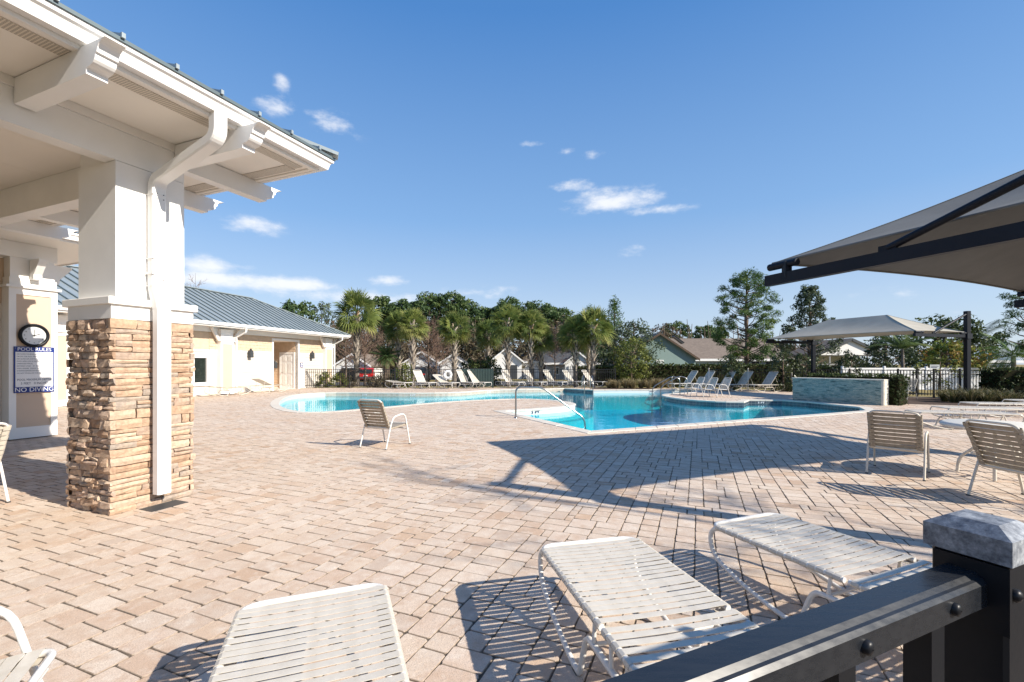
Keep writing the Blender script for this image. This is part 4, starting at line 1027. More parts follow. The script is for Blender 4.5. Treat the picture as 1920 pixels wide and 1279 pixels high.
def catmull(p, k=3):
    out = []
    for i in range(len(p)-1):
        a, b, c, d = p[max(i-1,0)], p[i], p[i+1], p[min(i+2,len(p)-1)]
        for s in range(k):
            t = s/k; out.append(tuple(.5*((2*b[q])+(-a[q]+c[q])*t+(2*a[q]-5*b[q]+4*c[q]-d[q])*t*t+(-a[q]+3*b[q]-3*c[q]+d[q])*t**3) for q in range(len(b))))
    out.append(p[-1]); return out
def lounger(label, loc, rz, back=0.0, detail=True, group=None, fm='frame_white', sm='strap', pitch=.0475, wd=.0358):
    c = thing('lounger', label, 'lounger', loc, rz, group); n8 = 8 if detail else 5
    ca, sa = math.cos(back), math.sin(back)
    def bk(x, y, z):          # back section swings up about the hinge
        d = HINGE-x; return (HINGE-d*ca - 0*z, y, ZR + d*sa + (z-ZR)*ca)
    fr = MB(); fr.tube(round_path([(HINGE+.012,-HALF,ZR),(LEN,-HALF,ZR),(LEN,HALF,ZR),(HINGE+.012,HALF,ZR)], .10, 6), .0155, n8); 
    for s in (-1, 1):
        lg = [(x, s*HALF, z) for x, z in (catmull(LEG, 3) if detail else LEG)]
        fr.tube(lg, .0150, n8)
        for x in (.82, .98, 1.12): fr.tube([(x, s*HALF, ZR), (x-.015 if x < .85 else x, s*HALF, .25)], .010, n8)
        if back > .15: fr.tube([(0.02, s*HALF, ZR), (HINGE, s*HALF, ZR)], .012, n8); bx = bk(.35, s*(HALF-.03), ZR); fr.tube([bx, (.30, s*(HALF-.03), .20)], .008, n8)
    for x in (.80, 1.12): fr.tube([(x,-HALF,.25),(x,HALF,.25)], .010, n8)
    if back > .15: fr.tube([(0.01,-HALF,ZR),(0.01,HALF,ZR)], .012, n8)
    fr.build('frame', fm, c)
    b = MB(); b.tube([bk(*p) for p in round_path([(HINGE-.012,-HALF,ZR),(0,-HALF,ZR),(0,HALF,ZR),(HINGE-.012,HALF,ZR)], .10, 6)], .0155, n8); b.build('back_frame', fm, c)
    r = random.Random(int(abs(loc[0]*100+loc[1]*37)))
    seat = MB(); bck = MB(); xs_ = []
    for xa, xb in ((.078, HINGE-.036), (HINGE+.042, LEN-.078)):
        cnt = round((xb-xa)/pitch); xs_ += [xa+(xb-xa)*q_/cnt for q_ in range(cnt+1)]
    for x in xs_:
        isb = x < HINGE; a = back if isb else 0; x += r.uniform(-.0025,.0025)
        if detail:
            o = link('strap', strap_mesh(HALF, wd, sm), c); p = bk(x,0,ZR) if isb else (x,0,ZR); o.location = p
            o.rotation_euler = (r.uniform(-.004,.004), (a if isb else 0)+r.uniform(-.025,.025), r.uniform(-.010,.010))
        else:
            mb = bck if isb else seat; h_ = wd/2
            q = [(x-h_,-HALF-.016,ZR+.0),(x+h_,-HALF-.016,ZR+.0),(x+h_,-HALF-.006,ZR+.016),(x-h_,-HALF-.006,ZR+.016),(x+h_,0,ZR+.010),(x-h_,0,ZR+.010),(x+h_,HALF+.006,ZR+.016),(x-h_,HALF+.006,ZR+.016),(x+h_,HALF+.016,ZR),(x-h_,HALF+.016,ZR)]
            if isb: q = [bk(*p) for p in q]
            mb.add(q, [(0,1,2,3),(3,2,4,5),(5,4,6,7),(7,6,8,9)])
    if not detail: seat.build('seat_straps', sm, c); bck.build('back_straps', sm, c)
    for s in (-1, 1):
        for xx in (.60, 1.32): MB().bb(xx-.03,xx+.03,s*HALF-.014,s*HALF+.014,0,.012).build('glide', 'grey_plastic', c)
    return c
def face(head, foot):      # heading of an object whose local +x goes head -> foot
    return math.atan2(foot[1]-head[1], foot[0]-head[0])
def lay(label, hl, hr, dirv, **k):       # head corner left and right
    mid = (Vector(hl)+Vector(hr))/2; return lounger(label, (mid[0], mid[1], 0), math.atan2(dirv[1], dirv[0]), **k)
lay('white strap lounger lying flat, farthest of the near three from the dark rail', (-1.28,2.08), (-.63,2.36), (.36,-.93))
lay('white strap lounger lying flat with fence shadow across its straps, in the middle', (.17,2.81), (.79,2.95), (.235,-.972))
lay('white strap lounger lying flat, closest of the near three to the mossy fence post', (1.37,3.18), (1.99,3.44), (.385,-.923))
# ------------------------------------------------------------------ strap arm chairs
def chair(label, loc, rz, detail=True, group=None, fm='frame_tan', sm='strap_tan', hb=.50):
    c = thing('arm_chair', label, 'chair', loc, rz, group); H2 = .265; n8 = 8 if detail else 5
    fr = MB()
    for s in (-1, 1):
        pts = [(-.27,s*.295,.012),(-.14,s*.295,.42),(-.07,s*.295,.555),(.25,s*.295,.60),(.40,s*.295,.012)]
        fr.tube(round_path(pts, .12, 6), .0135, n8)
    fr.tube([(-.145,-.295,.36),(-.145,.295,.36)], .0125, n8); fr.tube([(.355,-.295,.30),(.355,.295,.30)], .0125, n8)
    fr.build('arm_frame', fm, c)
    # seat and back are one bent hoop: local profile (x, z)
    b0, b1 = Vector((-.13,0,.345)), Vector((-.36,0,.875)); s1 = Vector((.40,0,.385))
    def hp(a, b, rad=.08):
        pts = [a+Vector((0,-H2,0)), b+Vector((0,-H2,0)), b+Vector((0,H2,0)), a+Vector((0,H2,0))]; return round_path(pts, rad, 6)
    MB().tube(hp(b0, b1, .10), .0135, n8).tube([b0+Vector((0,-H2,0)), b0+Vector((0,H2,0))], .012, n8).build('back_frame', fm, c)
    MB().tube(hp(b0, s1, .06), .0135, n8).build('seat_frame', fm, c)
    r = random.Random(int(abs(loc[0]*91+loc[1]*53)))
    for a, b, nm, cnt, x0 in ((b0, b1, 'back_strap', 9, .05), (b0, s1, 'seat_strap', 9, .04)):
        d = (b-a); L = d.length; d = d.normalized(); ang_ = -math.atan2(d.z, d.x); mb = MB()
        for k in range(cnt):
            p = a + d*(x0+(L-x0-.06)*k/(cnt-1))
            if detail:
                o = link(nm, strap_mesh(H2, .049, sm), c); o.location = p; 
                o.rotation_euler = (r.uniform(-.006,.006), ang_+(math.pi if nm == 'back_strap' else 0)+r.uniform(-.05,.05), r.uniform(-.02,.02))
            else:
                q = [p+d*(sg*.0235)+Vector((0,y,0)) for sg, y in ((-1,-H2-.012),(1,-H2-.012),(1,H2+.012),(-1,H2+.012))]; mb.add(q, [(0,1,2,3)])
        if not detail: mb.build(nm+'s', sm, c)
    for s in (-1, 1):
        for x in (-.27,.40): MB().bb(x-.015,x+.015,s*.295-.015,s*.295+.015,0,.013).build('foot_cap', 'grey_plastic', c)
    return c
chair('tan strap arm chair standing alone on the sunny deck before the pool', (-2.36,8.33,0), math.atan2(.91,.42), fm='frame_white')
chair('tan strap arm chair turned toward the round table, standing clear of its edge', (5.28,6.24,0), R(44))
chair('tan strap arm chair pulled close in front of the round table', (5.50,4.92,0), R(3))
chair('white strap arm chair in front of the clubhouse beside the stone pillar', (-5.80,4.72,0), R(165), fm='frame_white', sm='strap')
chair('white strap arm chair beside the lounger farthest from the dark rail', (-2.01,1.36,0), R(28), fm='frame_white', sm='strap')
# round table
tb = thing('round_table', 'round pale patio table between the strap chairs', 'table', (6.42,6.05,0), R(20))
MB().lathe([(.001,.715),(.50,.715),(.535,.70),(.545,.68),(.535,.655),(.50,.65),(.001,.65)], 40).build('table_top', 'frame_white', tb)
for k in range(4):
    a = k*math.pi/2+.4; ca, sa = math.cos(a), math.sin(a)
    MB().tube(round_path([(.10*ca,.10*sa,.65),(.14*ca,.14*sa,.42),(.34*ca,.34*sa,.22),(.36*ca,.36*sa,.01)], .08, 4), .02, 8).build('leg', 'frame_tan', tb)
MB().tube(hoop(-.2,.2,.2,.30,rad=.15), .012, 8, True).build('stretcher', 'frame_tan', tb)
# loungers lying flat at the right edge of the deck
for lab, hx, hy, fx, fy in (('strap lounger lying flat just behind the round table', 9.55,10.9,11.4,10.35), ('strap lounger lying flat, second one behind the round table', 11.15,11.9,13.05,11.5),
        ('strap lounger lying flat, third one behind the round table', 13.2,13.2,15.1,12.9), ('strap lounger lying flat beside the planted bed of grasses', 15.6,14.2,17.5,14.0)):
    lounger(lab, (hx,hy,0), face((hx,hy),(fx,fy)), 0, False, 'flat loungers at the end of the deck', 'frame_tan', 'strap')
# row along the far fence
rowA = [(748,728.0,.10,'white strap lounger lying flat beside the yellow-green bush at the fence'), (792,728.0,1.0,'white strap lounger with raised back, the one left of the life ring'), (834,728.2,.55,'white strap lounger with half-raised back below the life ring'),
        (872,727.5,1.05,'white strap lounger with raised back, first one in front of the green fence screen'), (893,727.3,1.0,'white strap lounger with raised back, second one in front of the green fence screen'),
        (955,726.8,1.05,0), (996,726.4,1.02,0), (1034,726.2,.98,0), (1071,726.0,.95,0), (1107,725.8,.95,0)]
for px, py, bk_, lab in rowA:
    p = G(px-12, py); lounger(lab or 'white strap lounger with raised back in front of the open black fence', (p.x-.3, p.y+.35, 0), R(-38), bk_, False, 'loungers along the far fence', 'frame_white', 'strap')
# loungers and chairs on the far right of the pool
rowB = [(1300,731.5,'first'),(1332,732.0,'second'),(1371,733,'third'),(1403,734,'fourth'),(1450,734.5,'fifth')]
for px, py, w_ in rowB:
    p = G(px, py); lounger('strap lounger with raised back before the dark fence, %s of five from the step rails' % w_, (p.x+.55,p.y+.3,0), R(-168), .95, False, 'loungers before the right fence', 'frame_tan', 'strap')
for px, py, w_ in ((1303,741.5,'closest to the step rails'),(1327,744.2,'in the middle of three'),(1352,744.6,'farthest from the step rails')):
    p = G(px, py); chair('pale strap arm chair on the poolside spit, %s' % w_, (p.x,p.y,0), R(-172), False, 'chairs on the poolside spit', 'frame_white', 'strap')
p = G(1697,748.5); chair('dark strap chair standing by the black fence behind the mosaic wall', (p.x,p.y,0), R(-160), False, None, 'frame_tan', 'strap_tan')
# loungers by the pool house
for x_, y_, bk_, lab in ((.95,-.95,.42,'tan strap lounger with its back half up before the pool house siding'), (-1.7,-1.0,.12,'strap lounger lying flat below the pool house window')):
    q = phw(x_, y_, 0); lounger(lab, (q.x,q.y,0), BA-R(6), bk_, False, 'loungers by the pool house', 'frame_tan', 'strap_tan')
# ------------------------------------------------------------------ pool rails
hr = thing('handrail', 'single bent steel handrail at the pool entry steps', 'handrail', G(967,784))
o_ = G(967,784)
def rail_pts(L): return [Vector(p) for p in L]
e_ = Vector((1.93,.05,-.95))
MB().tube(round_path(rail_pts([(0,0,0),(0,0,.86),(.72,.02,.86),(1.93,.12,-.02),(1.96,.12,-.40),(1.96,.12,-1.14)]), .16, 8), .024, 12).build('rail', 'steel', hr)
MB().lathe([(.024,.03),(.05,.022),(.055,.0)], 16).build('escutcheon', 'steel', hr)
for k, (px, lab) in enumerate(((1094,'steel ladder rail at the far pool edge, the one farther from the spit'),(1110,'steel ladder rail at the far pool edge, the one nearer the spit'))):
    b = G(px, 731.2 - (.6 if k == 0 else 0)); h_ = thing('ladder_rail', lab, 'handrail', (b.x,b.y,0))
    MB().tube(round_path(rail_pts([(0,.55,0),(0,.5,.78),(0,-.05,.84),(0,-.35,.35),(0,-.36,-.9)]), .2, 6), .024, 8).build('rail', 'steel', h_)
for k, (px, py, lab) in enumerate(((1253,740.5,'bent steel stair rail at the tip of the poolside spit, nearer one'),(1268,739.4,'bent steel stair rail at the tip of the poolside spit, farther one'))):
    b = G(px, py); h_ = thing('stair_rail', lab, 'handrail', (b.x,b.y,0), R(-8))
    MB().tube(round_path(rail_pts([(.55,.05*k,0),(.55,.05*k,.80),(.18,.05*k,.92),(-.75,0,.38),(-.78,0,-1.05)]), .25, 7), .022, 8).build('rail', 'steel', h_)
    MB().tube(round_path(rail_pts([(.18,.05*k,.0),(.18,.05*k,.90),(.0,.05*k,.83)]), .1, 4), .018, 8).build('upright', 'steel', h_)
# ------------------------------------------------------------------ near fence at the camera's feet
fdv = Vector((.912,.41,0)); fn = Vector((.41,-.912,0))       # along, towards the camera side
NF = Vector((.378,.405,0))                                    # far top edge of the rail where it meets the post
nf = thing('black_fence', 'black metal pool fence with glossy top rail running to the mossy post', 'fence', (0,0,0))
def fpt(t, o, z): return NF + fdv*t + fn*o + Vector((0,0,z))
RT = 1.322
sec = [(0,RT-.026),(0,RT-.002),(.002,RT),(.0215,RT),(.0245,RT-.003),(.0265,RT-.004),(.029,RT-.007),(.029,RT-.026)]
def rail(t0, t1, dz, name):
    a = [fpt(t0, o, z+dz) for o, z in sec]; b = [fpt(t1, o, z+dz) for o, z in sec]; k = len(sec)
    return mesh(name, a+b, [tuple(range(k-1,-1,-1)), tuple(range(k,2*k))]+[(i,(i+1)%k,k+(i+1)%k,k+i) for i in range(k)], 'rail_black', nf)
r1 = rail(-2.4, .0135, 0, 'top_rail'); rail(-2.4, .0135, -.16, 'middle_rail'); rail(-2.4, .0135, -1.12, 'bottom_rail')
t = -.055
while t > -2.4:
    c = fpt(t, .0145, 0); MB().box((c.x,c.y,.66), (.019,.019,1.28), math.atan2(fdv.y,fdv.x)).build('picket', 'black_paint', nf)
    s = fpt(t+.012, .031, RT-.016); mb = MB().lathe([(.0052,-.002),(.0048,.001),(.0026,.002),(.0005,.0024)], 12)
    mt = Matrix.Translation(s) @ fn.to_track_quat('Z','Y').to_matrix().to_4x4(); mb.v = [tuple(mt @ Vector(v)) for v in mb.v]; mb.build('screw', 'black_paint', nf)
    t -= .118
# post with a lichen-spotted cap
pc_ = fpt(.0135+.0275, .0145, 0); frz2 = math.atan2(fdv.y, fdv.x)
post = thing('fence_post', 'black square fence post with pale mossy cap', 'post', pc_, frz2)
hw_ = .0255
MB().bev(-hw_,hw_,-hw_,hw_,0,1.352,.003).build('post', 'black_paint', post)
cw = .0295; z0 = 1.334
cap = [(-cw,-cw,z0),(cw,-cw,z0),(cw,cw,z0),(-cw,cw,z0),(-cw,-cw,z0+.0205),(cw,-cw,z0+.0205),(cw,cw,z0+.0205),(-cw,cw,z0+.0205)] + [(sx*.017,sy*.017,z0+.029) for sx,sy in ((-1,-1),(1,-1),(1,1),(-1,1))]
mesh('post_cap', cap, [(3,2,1,0),(0,1,5,4),(1,2,6,5),(2,3,7,6),(3,0,4,7),(4,5,9,8),(5,6,10,9),(6,7,11,10),(7,4,8,11),(8,9,10,11)], 'post_cap', post)
mb = MB().lathe([(.0055,0),(.0055,.003),(.0035,.005),(.0005,.0058)], 10); mb.v = [(-.016+v[0], -hw_-v[2], 1.308+v[1]) for v in mb.v]; mb.build('bolt', 'black_paint', post)
mb = MB().bb(-hw_-.004,-hw_,-.028,.022,1.276,1.332).build('rail_bracket', 'black_paint', post)
# the same fence carries on beyond the post
nf2 = thing('black_fence', 'black metal pool fence panels beyond the mossy post', 'fence', (0,0,0))
def rail2(t0, t1, dz):
    a = [fpt(t0, o, z+dz) for o, z in sec]; b = [fpt(t1, o, z+dz) for o, z in sec]; k = len(sec)
    mesh('rail', a+b, [tuple(range(k-1,-1,-1)), tuple(range(k,2*k))]+[(i,(i+1)%k,k+(i+1)%k,k+i) for i in range(k)], 'rail_black', nf2)
for dz in (0, -.16, -1.12): rail2(.07, 4.3, dz)
t = .16
while t < 4.3:
    c = fpt(t, .0145, 0); MB().box((c.x,c.y,.66), (.019,.019,1.28), math.atan2(fdv.y,fdv.x)).build('picket', 'black_paint', nf2); t += .118
for t in (1.9, 3.75):
    c = fpt(t, .0145, 0); MB().box((c.x,c.y,.68), (.051,.051,1.36), math.atan2(fdv.y,fdv.x)).build('post', 'black_paint', nf2)
# ------------------------------------------------------------------ black perimeter fence
def fence_run(label, a, b, H, parts_max=300, name='black_fence', cap='fence_black'):
    a, b = Vector(a), Vector(b); d = b-a; L = d.length; rz = math.atan2(d.y, d.x)
    f = thing(name, label, 'fence', (a.x,a.y,0), rz)
    for z in (H-.03, H-.20, .16): MB().bb(0,L,-.018,.018,z-.016,z+.016).build('rail', 'fence_black', f)
    np_ = max(2, round(L/2.3)+1)
    for k in range(np_):
        x = L*k/(np_-1); MB().bev(x-.032,x+.032,-.032,.032,0,H+.05,.008).build('post', cap, f)
    me = None; k = 1
    while k*.122 < L:
        x = k*.122
        if me is None:
            mb = MB().bb(-.0105,.0105,-.0105,.0105,.08,H-.045); o = mb.build('picket', 'fence_black', f); me = o.data
        else: o = link('picket', me, f)
        o.location = (x, 0, 0); k += 1
    return f
fA = phw(5.9,-.02,0)
xs = [(-13.0,28.55), (-7.0,28.75), (-3.45,28.85)]
fence_run('black picket fence between the pool house and the flat white lounger', (-13.05,28.5), (-7.45,28.85), 1.20)
fence_run('black picket fence behind the life ring', (-7.4,28.85), (-3.5,28.95), 1.20)
fence_run('black picket fence behind the row of raised white loungers', (-1.2,29.0), (6.6,29.1), 1.20)
fence_run('black picket fence behind the five raised loungers', (12.2,28.2), (15.55,25.3), 1.22, cap='frame_tan')
fence_run('black picket fence between the mosaic wall and the shade sail mast', (15.6,25.2), (18.6,20.9), 1.24)
fence_run('black picket fence in front of the white vinyl fence', (17.6,20.75), (22.6,20.1), 1.25)
# screened gate section
gt = thing('screened_fence', 'black fence section covered with dark green screen cloth', 'fence', (-3.45,28.97,0), 0)
for i in range(3): MB().bev(i*1.1-.03,i*1.1+.03,-.03,.03,0,1.28,.008).build('post', 'fence_black', gt)
for i in range(2):
    mb = MB()
    for k in range(11): x = i*1.1+.04+k*.102; mb.prism([(0,0),(.05,-.016),(.1,0),(.05,-.008)], (x,-.02,.06), (1,0,0), (0,1,0), (0,0,1.14))
    mb.build('screen_cloth', 'screen_green', gt)
    MB().bb(i*1.1+.03,i*1.1+1.07,-.015,.015,1.2,1.23).build('rail', 'fence_black', gt)
# white vinyl fence behind
def vinyl(label, a, b, H):
    a, b = Vector(a), Vector(b); d = b-a; L = d.length; f = thing('white_fence', label, 'fence', (a.x,a.y,gz(a.x,a.y)), math.atan2(d.y,d.x)); n_ = round(L/2.4); me = None
    for k in range(n_+1): MB().bev(L*k/n_-.065,L*k/n_+.065,-.065,.065,0,H+.1,.02).build('post', 'white_sign', f)
    for k in range(int(L/.17)):
        x = k*.17+.085
        if me is None: o = MB().bb(-.083,.083,-.012,.012,.08,H-.1).build('board', 'white_sign', f); me = o.data
        else: o = link('board', me, f)
        o.location.x = x
    MB().bb(0,L,-.03,.03,H-.1,H).build('rail', 'white_sign', f); MB().bb(0,L,-.03,.03,.03,.10).build('rail', 'white_sign', f)
vinyl('white vinyl privacy fence behind the black pickets', (19.6,27.0), (34.5,27.0), 1.32)
# life ring on its post
lr = thing('life_ring', 'white life ring hung on a post by the far fence', 'life ring', (G(843,727).x, 28.3, 0))
mb = MB(); mb.tube([(math.cos(a)*.205, 0, math.sin(a)*.205+.85) for a in np.linspace(0, 2*math.pi, 29)[:-1]], .075, 10, True); mb.build('ring', 'white_sign', lr)
for a in (.78,2.36,3.93,5.5): MB().tube([(math.cos(a)*.205+math.cos(t_)*.08*math.cos(a), math.sin(t_)*.08, math.sin(a)*.205+.85+math.cos(t_)*.08*math.sin(a)) for t_ in np.linspace(0,2*math.pi,11)[:-1]], .012, 5, True).build('rope_band', 'frame_tan', lr)
MB().bb(-.03,.03,.09,.15,0,1.1).build('post', 'fence_black', lr)
# notice board on a post by the mosaic wall, and one small sign on the lawn
nb = thing('notice_sign', 'pale notice sign on a black post by the fence', 'sign', (19.55*.96,20.25,0))
MB().bb(-.03,.03,-.03,.03,0,1.35).build('post', 'fence_black', nb); MB().bb(-.21,.21,-.05,-.031,1.30,1.48).build('panel', 'house_pale', nb); MB().bb(-.17,.17,-.053,-.0505,1.40,1.43).build('print', 'dark_ink', nb); MB().bb(-.17,.10,-.053,-.0505,1.34,1.37).build('print', 'dark_ink', nb)
# ------------------------------------------------------------------ palms
def palm(label, px, D, crown_y, cr=1.75, tr=.17, seed=0, nf=54, tint0=0.0, lean=0.0):
    g = np.random.default_rng(seed); x = (px-960)*D/F; zb = gz(x, D); zc = CAM_H+(683-crown_y)*D/F - zb - .1
    t = thing('cabbage_palm', label, 'palm tree', (x, D, zb), g.random()*6, 'cabbage palms beyond the fence')
    ns = 9; pts = [(lean*math.sin(k/ns*2), 0, zc*k/ns) for k in range(ns+1)]
    MB().tube(pts, tr, 12, False, [tr*(1.25 if k == 0 else 1.0 if k < ns-1 else .85) for k in range(ns+1)]).build('trunk', 'palm_trunk', t)
    # leaf bases left on the upper trunk in a criss-cross
    vs, fs, tn = [], [], []; z = zc*.30; k = 0
    while z < zc:
        a = k*2.39996; ca, sa = math.cos(a), math.sin(a); lx = lean*math.sin(z/zc*2); l = .34+.12*g.random(); w_ = .06
        o = np.array([lx+ca*tr*.8, sa*tr*.8, z]); out = np.array([ca,sa,0]); tg = np.array([-sa,ca,0])
        b = len(vs); spread = .13+.11*g.random()
        for (d, hgt, wd) in ((0,0,1.5),(spread*.6,l*.6,1.0),(spread*1.25,l,.55)):
            for s_ in (-1, 1): vs.append(o+out*d+tg*s_*w_*wd+np.array([0,0,hgt]))
            vs.append(o+out*(d+.03)+np.array([0,0,hgt-.01]))
        for r_ in range(2):
            i0 = b+r_*3; fs += [(i0,i0+2,i0+5,i0+3),(i0+2,i0+1,i0+4,i0+5),(i0+1,i0,i0+3,i0+4)]
        tn += [float(np.clip(g.random()*.6+(.4 if z > zc*.93 else 0),0,1))]*9; z += .06; k += 1
    mesh('leaf_bases', [tuple(v) for v in vs], fs, 'palm_boot', t, attr=tn)
    vs, fs, tn = [], [], []
    for i in range(nf):
        a = i*2.39996+g.random()*.4; q = (i+.5)/nf; el = math.radians(84-128*q**.9+g.normal()*7)
        pl_ = cr*(.50+.12*g.random()); d = np.array([math.cos(a)*math.cos(el), math.sin(a)*math.cos(el), math.sin(el)])
        base = np.array([lean*.9,0,zc]); hub = base+d*pl_ - np.array([0,0,.10*pl_*(1-math.sin(el))])
        side = np.cross(d, [0,0,1]); side /= np.linalg.norm(side)+1e-9; upv = np.cross(side, d); ro = g.normal()*.75; side, upv = side*math.cos(ro)+upv*math.sin(ro), upv*math.cos(ro)-side*math.sin(ro)
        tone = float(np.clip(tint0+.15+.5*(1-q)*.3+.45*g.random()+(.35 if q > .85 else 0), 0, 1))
        b = len(vs); w_ = .022
        for p in (base, hub):
            vs += [p-side*w_, p+side*w_]; tn += [tone*.8]*2
        fs.append((b,b+1,b+3,b+2))
        nb_ = 19; bl = cr*(.52+.1*g.random())
        for s_ in range(nb_):
            th = math.radians(-112+224*s_/(nb_-1)); fold = abs(math.sin(th))*.25
            dd = d*math.cos(th)+side*math.sin(th)+upv*(fold-.05+g.normal()*.05); dd /= np.linalg.norm(dd)
            L_ = bl*(1-.28*abs(th)/2)*(.85+.25*g.random()); wv_ = np.cross(dd, upv); wv_ /= np.linalg.norm(wv_)+1e-9
            m1 = hub+dd*L_*.55; tip = hub+dd*L_-np.array([0,0,L_*(.05+.20*q+.1*g.random())]); b = len(vs)
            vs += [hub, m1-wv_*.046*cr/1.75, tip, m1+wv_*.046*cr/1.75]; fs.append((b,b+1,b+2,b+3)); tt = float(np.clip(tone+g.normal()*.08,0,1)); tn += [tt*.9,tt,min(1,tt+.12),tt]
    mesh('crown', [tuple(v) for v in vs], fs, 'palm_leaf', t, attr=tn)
PAL = [(669,33,586,2.0,.20,'thick-trunked cabbage palm before the red car, its crown the fullest',0), (748,33.5,612,1.45,.15,'cabbage palm just right of the low shaggy cycad',-.05), (774,32,606,1.35,.16,'cabbage palm between the yellow-green bush and the bare tree',.2), (852,33,614,1.45,.17,'cabbage palm directly behind the life ring',.05),
       (915,36,624,1.35,.13,'short dark cabbage palm with orange-brown trunk behind the green screen',-.1), (952,33,604,1.6,.17,'tall cabbage palm in front of the white house gable',.05), (996,33,608,1.35,.16,'cabbage palm right of the white house gable',.08), (1014,33.5,634,1.25,.14,'short cabbage palm with brown leaf bases before the dark-roofed house',-.05),
       (1079,32.5,626,1.55,.15,'cabbage palm in front of the dark-roofed house porch',.05), (1112,32,612,1.7,.16,'bright cabbage palm beside the pool ladder rails',.12), (1103,35,618,1.3,.13,'slender cabbage palm standing behind the bright one by the ladder',-.05)]
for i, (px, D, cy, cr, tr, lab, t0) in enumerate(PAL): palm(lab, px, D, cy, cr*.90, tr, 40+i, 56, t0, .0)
# low cycad
def feather(label, px, D, cy, cr, n_, m, name, cat, trunk=.2, seed=3, droop=.5, zb=None, trunkm='bark', lo=82, hi=-35, group=None):
    g = np.random.default_rng(seed); x = (px-960)*D/F; zb = gz(x, D) if zb is None else zb; zc = CAM_H+(683-cy)*D/F-zb
    t = thing(name, label, cat, (x,D,zb), 0, group); MB().tube([(0,0,-.02),(0.03,0,zc*.5),(0,0,zc)], trunk, 10, False, [trunk*1.1,trunk,trunk*.8]).build('trunk', trunkm, t)
    vs, fs, tn = [], [], []
    for i in range(n_):
        a = i*2.39996; q = (i+.5)/n_; el = math.radians(lo-(lo-hi)*q+g.normal()*6); L_ = cr*(.85+.3*g.random()); N_ = 22; tone = float(g.random()*.55+(.4 if q > .8 else 0)); dr = droop*(.6+.7*q)
        dirh = np.array([math.cos(a),math.sin(a),0]); p = np.array([0,0,zc]); prev = None; sd_ = np.array([-math.sin(a),math.cos(a),0])
        for s_ in range(N_):
            u_ = s_/(N_-1); e2 = el-dr*u_*1.6; dv = dirh*math.cos(e2)+np.array([0,0,math.sin(e2)]); p = p+dv*L_/N_
            ll = cr*.26*(math.sin(math.pi*min(1,.12+u_*.88))**.6+.05); upn = np.cross(sd_, dv)
            for sg in (-1,1):
                ld = sd_*sg*.8+dv*.55+upn*.12-np.array([0,0,.15]); ld /= np.linalg.norm(ld); b = len(vs); wv_ = dv*.018*cr/1.1
                vs += [p, p+ld*ll*.5+wv_, p+ld*ll-np.array([0,0,ll*.12]), p+ld*ll*.5-wv_]; fs.append((b,b+1,b+2,b+3)); tt = float(np.clip(tone+g.normal()*.08,0,1)); tn += [tt]*4
            if prev is not None: b = len(vs); w_=.012; vs += [prev-sd_*w_, prev+sd_*w_, p+sd_*w_, p-sd_*w_]; fs.append((b,b+1,b+2,b+3)); tn += [tone]*4
            prev = p.copy()
    mesh('crown', [tuple(v) for v in vs], fs, m, t, attr=tn)
feather('low shaggy cycad with brown skirt of old fronds beside the red car', 724, 32.5, 668, 1.15, 46, 'sago_leaf', 'cycad', 'cycad', .22, 5, .5)
feather('yellow-green feather palm behind the white vinyl fence', 1692, 29, 655, 2.0, 12, 'feather_leaf', 'feather_palm', 'palm tree', .09, 6, .75, None, 'palm_trunk', 84, 30)
feather('grey-green feather palm behind the shade sail mast', 1822, 33, 645, 2.4, 16, 'oak_leaf', 'feather_palm', 'palm tree', .12, 8, .85, None, 'palm_trunk', 80, 0)
feather('drooping dark feather palm at the clipped hedge beside the right pine', 1900, 26, 668, 2.0, 16, 'pine_leaf', 'feather_palm', 'palm tree', .12, 9, .9, None, 'palm_trunk', 70, 0)

